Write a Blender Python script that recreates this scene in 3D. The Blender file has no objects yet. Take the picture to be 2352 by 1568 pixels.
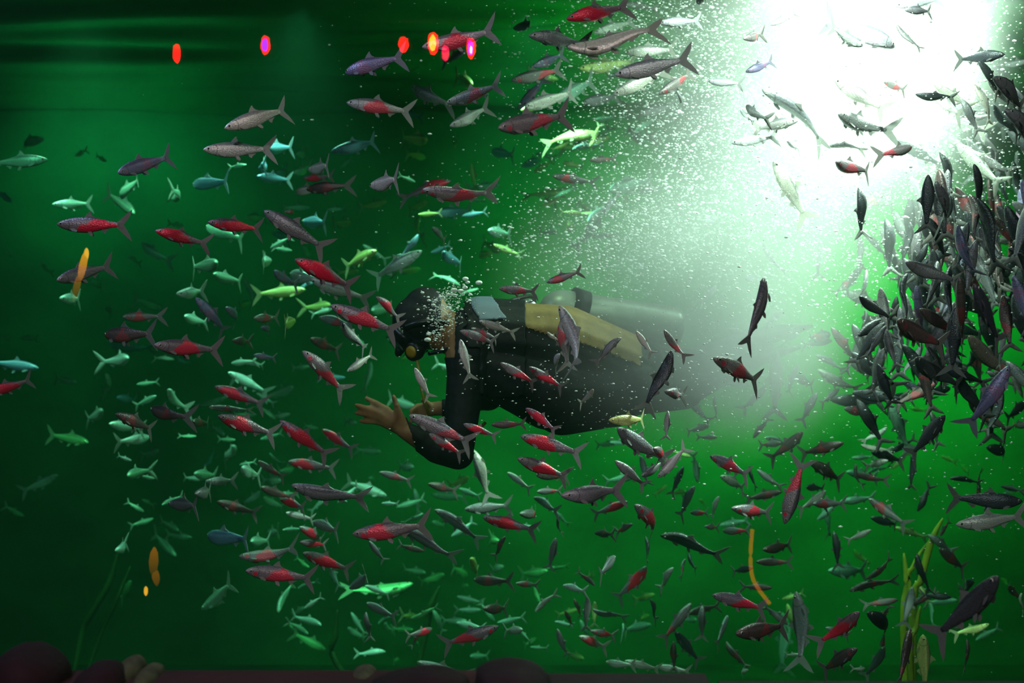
import bpy, bmesh, math, random
import numpy as np
from mathutils import Vector, Matrix, Euler

F = 3267.0                                   # focal length in pixels of the 2352 x 1568 frame
CAMZ = 1.6
random.seed(11); rng = np.random.default_rng(11)
sc = bpy.context.scene
COL = sc.collection

def at(px, py, d):
    "the point of the tank seen at that place of the photograph, d metres in front of the lens"
    return Vector(((px-1176)*d/F, d, CAMZ-(py-784)*d/F))

# ------------------------------------------------------------------ camera, world, lights, exposure
cam = bpy.data.cameras.new('camera'); cam_o = bpy.data.objects.new('camera', cam); COL.objects.link(cam_o)
cam_o.location = (0, 0, CAMZ); cam_o.rotation_euler = (math.pi/2, 0, 0)
cam.sensor_width = 36; cam.lens = 36*F/2352; cam.clip_end = 100
cam.dof.use_dof = True; cam.dof.focus_distance = 4.6; cam.dof.aperture_fstop = 3.4
sc.camera = cam_o
w = bpy.data.worlds.new('dark_room'); sc.world = w; w.use_nodes = True
w.node_tree.nodes['Background'].inputs[0].default_value = (0.0012, 0.0012, 0.0014, 1)
sc.view_settings.view_transform = 'Standard'; sc.view_settings.look = 'None'
sc.view_settings.gamma = 1; sc.view_settings.exposure = 0.0; sc.view_settings.use_curve_mapping = False
cy = sc.cycles
cy.max_bounces = 5; cy.diffuse_bounces = 1; cy.glossy_bounces = 2; cy.transmission_bounces = 3
cy.volume_bounces = 0; cy.transparent_max_bounces = 32; cy.sample_clamp_indirect = 0; cy.sample_clamp_direct = 0
cy.use_adaptive_sampling = True; cy.adaptive_threshold = .04; cy.adaptive_min_samples = 16
cy.volume_step_rate = 2.4; cy.volume_max_steps = 64

def lamp(name, kind, loc, tgt, e, c, ang=60, blend=.6, r=.1, size=None):
    l = bpy.data.lights.new(name, kind); l.energy = e; l.color = c
    if kind == 'SPOT': l.spot_size = math.radians(ang); l.spot_blend = blend; l.shadow_soft_size = r
    if kind == 'POINT': l.shadow_soft_size = r
    if kind == 'AREA':
        l.shape = 'RECTANGLE'; l.size, l.size_y = size
    o = bpy.data.objects.new(name, l); COL.objects.link(o); o.location = loc
    if tgt is not None: o.rotation_euler = (Vector(tgt)-Vector(loc)).to_track_quat('-Z', 'Y').to_euler()
    return o
# white flood light at upper right on the bubbles; first and last spots added
lamp('flood_spot', 'SPOT', (0.9, 3.9, 3.3), (1.25, 5.9, 2.35), 430, (1, 1, .96), 72, .9, .12)  # added forward, unseen, to light the fish fronts in the glow
lamp('flood_spot', 'SPOT', (1.25, 5.5, 3.32), (1.3, 5.6, 1.9), 240, (1, 1, .96), 125, .9, .12)
lamp('flood_spot', 'SPOT', (2.2, 5.7, 3.3), (0.65, 5.4, 1.65), 2600, (1, 1, .96), 48, .9, .12)  # unseen beam added to brighten the haze plume
# added unseen green spots that grade the back wall: strong right, weak left
lamp('green_fill', 'SPOT', (3.0, 9.6, 2.4), (2.7, 11, 1.55), 400, (.07, 1, .15), 140, .9, .2)
lamp('green_fill', 'SPOT', (0.9, 9.7, 1.9), (0.85, 11, 1.15), 120, (.06, 1, .2), 130, .9, .2)
lamp('green_fill', 'SPOT', (0.9, 9.9, 3.2), (0.5, 11, 2.0), 85, (.05, 1, .30), 140, .9, .2)
lamp('teal_fill', 'SPOT', (-3.2, 9.9, 3.2), (-3.0, 11, 2.7), 44, (.05, 1, .6), 140, .9, .2)
# added unseen overhead spots that light the far shoal, left side and diver
for x_, e_ in ((-3.3, 170), (-2.2, 170), (-1.1, 260), (0.1, 260), (1.5, 150)):
    lamp('tank_fill', 'SPOT', (x_, 7.3, 3.3), (x_+.05, 7.35, 0), e_, (.5, 1, .74), 88, .8, .15)
lamp('tank_fill', 'SPOT', (-2.4, 5.5, 3.25), (-2.3, 7.4, 2.35), 55, (.4, 1, .8), 84, .9, .15)
lamp('tank_fill', 'SPOT', (-0.1, 4.9, 3.3), (-0.15, 5.15, 1.7), 62, (.9, 1, .75), 44, .9, .1)
lamp('tank_fill', 'SPOT', (-2.0, 4.4, 3.25), (-0.6, 4.6, 1.2), 60, (.55, .55, 1), 110, .9, .15)
# light of the hall's stage lamps through the pane; the last spot is added
lamp('hall_spot', 'SPOT', (-1.6, -1.6, 4.6), (-0.2, 4.4, 1.3), 440, (.96, .84, 1), 50, .8, .15)
lamp('hall_spot', 'SPOT', (-0.6, -1.6, 4.6), (-0.9, 4.4, 1.1), 150, (1, .03, .10), 46, .8, .08)
lamp('hall_spot', 'SPOT', (2.2, -1.6, 4.6), (1.25, 4.6, 1.25), 320, (1, .95, .98), 58, .8, .15)  # unseen, added to lift the dark fish at the right edge

# the air in the water: haze clouds (px, py, distance, radii, density) and bubble swarms (px, py, distance, spreads, count)
HAZE = [(1830, 50, 5.7, 1.0, .70, .85, 1.0), (1880, 240, 5.6, .85, .60, .60, .9), (1600, 110, 5.7, .70, .50, .55, 1.1), (1720, 470, 5.5, .95, .60, .62, 1.4), (1590, 640, 5.4, .85, .55, .50, 3.0), (1610, 860, 5.15, .72, .40, .36, 2.4), (1660, 800, 5.55, .60, .45, .40, 5.0), (2060, 340, 5.7, .70, .60, .60, .4)]
BUB = [(1022, 716, 5.04, .030, .034, .025, 420), (1050, 672, 5.04, .04, .02, .025, 200), (1000, 770, 5.0, .018, .03, .02, 120), (1860, 60, 5.7, .38, .38, .45, 8500), (1620, 110, 5.9, .28, .28, .4, 2600), (1480, 80, 5.9, .22, .20, .4, 900), (1650, 300, 5.9, .28, .28, .4, 2000), (1440, 180, 5.9, .24, .24, .4, 900), (1900, 330, 5.6, .45, .24, .4, 4200),
       (1750, 470, 5.9, .38, .2, .4, 1600), (1500, 510, 5.8, .30, .12, .3, 1800), (1380, 590, 5.7, .2, .11, .3, 900), (1600, 640, 5.7, .35, .2, .35, 1300), (2090, 170, 5.6, .2, .3, .4, 1300), (1980, 470, 5.4, .4, .22, .4, 2200),
       (1230, 830, 4.9, .25, .2, .05, 260), (1500, 900, 5.0, .3, .14, .2, 600), (1150, 250, 5.6, .45, .5, .6, 420), (2000, 850, 5.4, .45, .3, .5, 600), (2200, 1100, 5.4, .3, .4, .5, 200)]

# ------------------------------------------------------------------ helpers
def tag(o, label=None, cat=None, group=None, kind=None):
    if label: o['label'] = label
    if cat: o['category'] = cat
    if group: o['group'] = group
    if kind: o['kind'] = kind
    return o
def link(name, me, parent=None, mats=()):
    o = bpy.data.objects.new(name, me); COL.objects.link(o)
    if parent is not None: o.parent = parent
    for m in mats: me.materials.append(m)
    return o
def empty(name, loc=(0, 0, 0)):
    o = bpy.data.objects.new(name, None); COL.objects.link(o); o.location = loc; o.empty_display_size = .05
    return o
def mesh(name, v, f, smooth=True):
    me = bpy.data.meshes.new(name); me.from_pydata([tuple(p) for p in v], [], f); me.update()
    if smooth:
        for p in me.polygons: p.use_smooth = True
    return me
def mat(name):
    m = bpy.data.materials.new(name); m.use_nodes = True; nt = m.node_tree
    return m, nt, nt.nodes['Principled BSDF']
def N(nt, t, **kw):
    n = nt.nodes.new(t)
    for k, v in kw.items(): setattr(n, k, v)
    return n
def plain(name, c, rough=.6, metal=0., noise=None, bump=0., spec=.4):
    m, nt, b = mat(name)
    b.inputs['Roughness'].default_value = rough; b.inputs['Metallic'].default_value = metal
    b.inputs['Specular IOR Level'].default_value = spec
    b.inputs['Base Color'].default_value = (*c, 1)
    if noise:
        sc_, amt = noise
        tc = N(nt, 'ShaderNodeTexCoord'); nz = N(nt, 'ShaderNodeTexNoise'); nz.inputs['Scale'].default_value = sc_; nz.inputs['Detail'].default_value = 4
        nt.links.new(tc.outputs['Object'], nz.inputs['Vector'])
        r = N(nt, 'ShaderNodeValToRGB'); r.color_ramp.elements[0].color = (*[x*(1-amt) for x in c], 1); r.color_ramp.elements[1].color = (*[min(1, x*(1+amt)) for x in c], 1)
        r.color_ramp.elements[0].position = .3; r.color_ramp.elements[1].position = .7
        nt.links.new(nz.outputs['Fac'], r.inputs[0]); nt.links.new(r.outputs[0], b.inputs['Base Color'])
        if bump:
            bp = N(nt, 'ShaderNodeBump'); bp.inputs['Strength'].default_value = bump; bp.inputs['Distance'].default_value = .02
            nt.links.new(nz.outputs['Fac'], bp.inputs['Height']); nt.links.new(bp.outputs[0], b.inputs['Normal'])
    return m
def box_mesh(name, x0, x1, y0, y1, z0, z1, bevel=0.):
    bm = bmesh.new(); bmesh.ops.create_cube(bm, size=1)
    for v in bm.verts: v.co = Vector(((x0+x1)/2+v.co.x*(x1-x0), (y0+y1)/2+v.co.y*(y1-y0), (z0+z1)/2+v.co.z*(z1-z0)))
    if bevel: bmesh.ops.bevel(bm, geom=bm.edges[:], offset=bevel, segments=2, affect='EDGES')
    me = bpy.data.meshes.new(name); bm.to_mesh(me); bm.free(); return me
def lathe(name, prof, n=20, axis=Vector((0, 0, 1)), org=Vector((0, 0, 0))):
    "prof: (distance along axis, radius) pairs"
    q = axis.normalized().to_track_quat('Z', 'Y'); v = []; f = []
    for h, r in prof:
        for k in range(n):
            a = 2*math.pi*k/n; v.append(org+q@Vector((r*math.cos(a), r*math.sin(a), h)))
    for i in range(len(prof)-1):
        for k in range(n):
            f.append((i*n+k, i*n+(k+1) % n, (i+1)*n+(k+1) % n, (i+1)*n+k))
    f.append(tuple(reversed(range(n)))); f.append(tuple(range((len(prof)-1)*n, len(prof)*n)))
    return mesh(name, v, f)
def tube(name, pts, rad, n=8):
    "a tube along a smooth path; rad a number or one per point"
    P = [Vector(p) for p in pts]; rs = rad if hasattr(rad, '__len__') else [rad]*len(P)
    Q = []; RR = []
    for i in range(len(P)-1):
        p0 = P[max(i-1, 0)]; p1 = P[i]; p2 = P[i+1]; p3 = P[min(i+2, len(P)-1)]
        for s in range(5):
            t = s/5; Q.append(.5*((2*p1)+(p2-p0)*t+(2*p0-5*p1+4*p2-p3)*t*t+(3*p1-p0-3*p2+p3)*t**3)); RR.append(rs[i]*(1-t)+rs[i+1]*t)
    Q.append(P[-1]); RR.append(rs[-1]); v = []; f = []
    for i, p in enumerate(Q):
        d = (Q[min(i+1, len(Q)-1)]-Q[max(i-1, 0)]).normalized(); q = d.to_track_quat('Z', 'Y')
        for k in range(n):
            a = 2*math.pi*k/n; v.append(p+q@Vector((RR[i]*math.cos(a), RR[i]*math.sin(a), 0)))
    for i in range(len(Q)-1):
        for k in range(n): f.append((i*n+k, i*n+(k+1) % n, (i+1)*n+(k+1) % n, (i+1)*n+k))
    f.append(tuple(reversed(range(n)))); f.append(tuple(range((len(Q)-1)*n, len(Q)*n)))
    return mesh(name, v, f)

# ------------------------------------------------------------------ the tank
def vol_mat(name, ab, scat):
    m = bpy.data.materials.new(name); m.use_nodes = True; nt = m.node_tree; nt.nodes.clear()
    o = N(nt, 'ShaderNodeOutputMaterial'); S = max(scat); D = max(ab)
    s = N(nt, 'ShaderNodeVolumeScatter'); s.inputs['Color'].default_value = (*[x/S for x in scat], 1); s.inputs['Density'].default_value = S
    a = N(nt, 'ShaderNodeVolumeAbsorption'); a.inputs[0].default_value = (*[1-x/D for x in ab], 1); a.inputs[1].default_value = D
    ad = N(nt, 'ShaderNodeAddShader'); nt.links.new(a.outputs[0], ad.inputs[0]); nt.links.new(s.outputs[0], ad.inputs[1]); nt.links.new(ad.outputs[0], o.inputs['Volume'])
    m.cycles.homogeneous_volume = True
    return m
tag(link('water', box_mesh('water', -6.4, 6.4, 2.76, 10.97, -.88, 3.34), mats=[vol_mat('green_water', (.13, .030, .080), (.0017, .0075, .0042))]), kind='structure')

wall_m, nt, b = mat('tank_wall_green')
tc = N(nt, 'ShaderNodeTexCoord'); mp = N(nt, 'ShaderNodeMapping'); nz = N(nt, 'ShaderNodeTexNoise'); nz.inputs['Scale'].default_value = .9; nz.inputs['Detail'].default_value = 5
mp.inputs['Scale'].default_value = (1, 1, 1.5)
r = N(nt, 'ShaderNodeValToRGB'); r.color_ramp.elements[0].position = .34; r.color_ramp.elements[1].position = .66
r.color_ramp.elements[0].color = (.018, .095, .034, 1); r.color_ramp.elements[1].color = (.036, .20, .072, 1)
nt.links.new(tc.outputs['Object'], mp.inputs[0]); nt.links.new(mp.outputs[0], nz.inputs['Vector']); nt.links.new(nz.outputs['Fac'], r.inputs[0]); nt.links.new(r.outputs[0], b.inputs['Base Color'])
b.inputs['Roughness'].default_value = .8
tag(link('wall_back', box_mesh('wall_back', -6.6, 6.6, 11, 11.2, -1, 3.6), mats=[wall_m]), kind='structure')
tag(link('wall_left', box_mesh('wall_left', -6.7, -6.5, 2.76, 11, -1, 3.6), mats=[wall_m]), kind='structure')
tag(link('wall_right', box_mesh('wall_right', 6.5, 6.7, 2.76, 11, -1, 3.6), mats=[wall_m]), kind='structure')
tag(link('floor', box_mesh('floor', -6.6, 6.6, -5, 11.1, -1.1, -.9), mats=[plain('tank_floor_silt', (.018, .04, .018), .9, noise=(2.5, .5), bump=.4)]), kind='structure')

# underside of the water surface: long low waves
nx, ny = 90, 130; v = []; f = []
for j in range(ny):
    y = 2.78+8.2*j/(ny-1)
    for i in range(nx):
        x = -6.5+13*i/(nx-1)
        z = 3.4+.034*math.sin(4.6*y+1.3*math.sin(x*.9)+.4*x)+.020*math.sin(8.3*y-.9*x+1.8*math.sin(.7*x+y))+.012*math.sin(2.3*x+3.1*y)+.005*math.sin(15*y+2.2*x+2*math.sin(x))
        v.append((x, y, z))
for j in range(ny-1):
    for i in range(nx-1): f.append((j*nx+i, (j+1)*nx+i, (j+1)*nx+i+1, j*nx+i+1))
surf_m = plain('water_surface_underside', (.5, .8, .66), .24, 1.)
tag(link('ceiling', mesh('water_surface', v, f), mats=[surf_m]), kind='structure')

# the viewing pane: clear acrylic, reflects the lamps of the hall
pm = bpy.data.materials.new('viewing_pane'); pm.use_nodes = True; nt = pm.node_tree; nt.nodes.clear()
o_ = N(nt, 'ShaderNodeOutputMaterial'); t_ = N(nt, 'ShaderNodeBsdfTransparent'); g_ = N(nt, 'ShaderNodeBsdfGlossy'); mx = N(nt, 'ShaderNodeMixShader')
g_.inputs['Roughness'].default_value = 0.0; mx.inputs[0].default_value = .075
nt.links.new(t_.outputs[0], mx.inputs[1]); nt.links.new(g_.outputs[0], mx.inputs[2]); nt.links.new(mx.outputs[0], o_.inputs['Surface'])
PANE = 2.70
tag(link('window_1', mesh('viewing_pane', [(-3.2, PANE, -.5), (3.2, PANE, -.5), (3.2, PANE, 3.6), (-3.2, PANE, 3.6)], [(0, 1, 2, 3)], False), mats=[pm]), kind='structure')

# ledge below the pane, inside the tank, dark red
ledge_m = plain('ledge_dark_red', (.036, .006, .009), .75, noise=(9, .35), bump=.3)
zt = at(0, 1541, 2.98).z
tag(link('trim_1', box_mesh('ledge', -1.6, 0.02, 2.78, 3.0, -.9, zt, .012), mats=[ledge_m]), kind='structure')
zt2 = at(0, 1546, 2.98).z
slab_m = plain('slab_black', (.014, .007, .008), .8, noise=(8, .4), bump=.3)
tag(link('trim_2', box_mesh('slab', at(1090, 0, 2.98).x, at(1640, 0, 2.98).x, 2.78, 3.0, -.9, zt2, .02), mats=[slab_m]), kind='structure')
tag(link('trim_3', box_mesh('slab', at(1640, 0, 2.98).x, 1.7, 2.78, 3.0, -.9, at(0, 1566, 2.98).z, .01), mats=[slab_m]), kind='structure')

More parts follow.
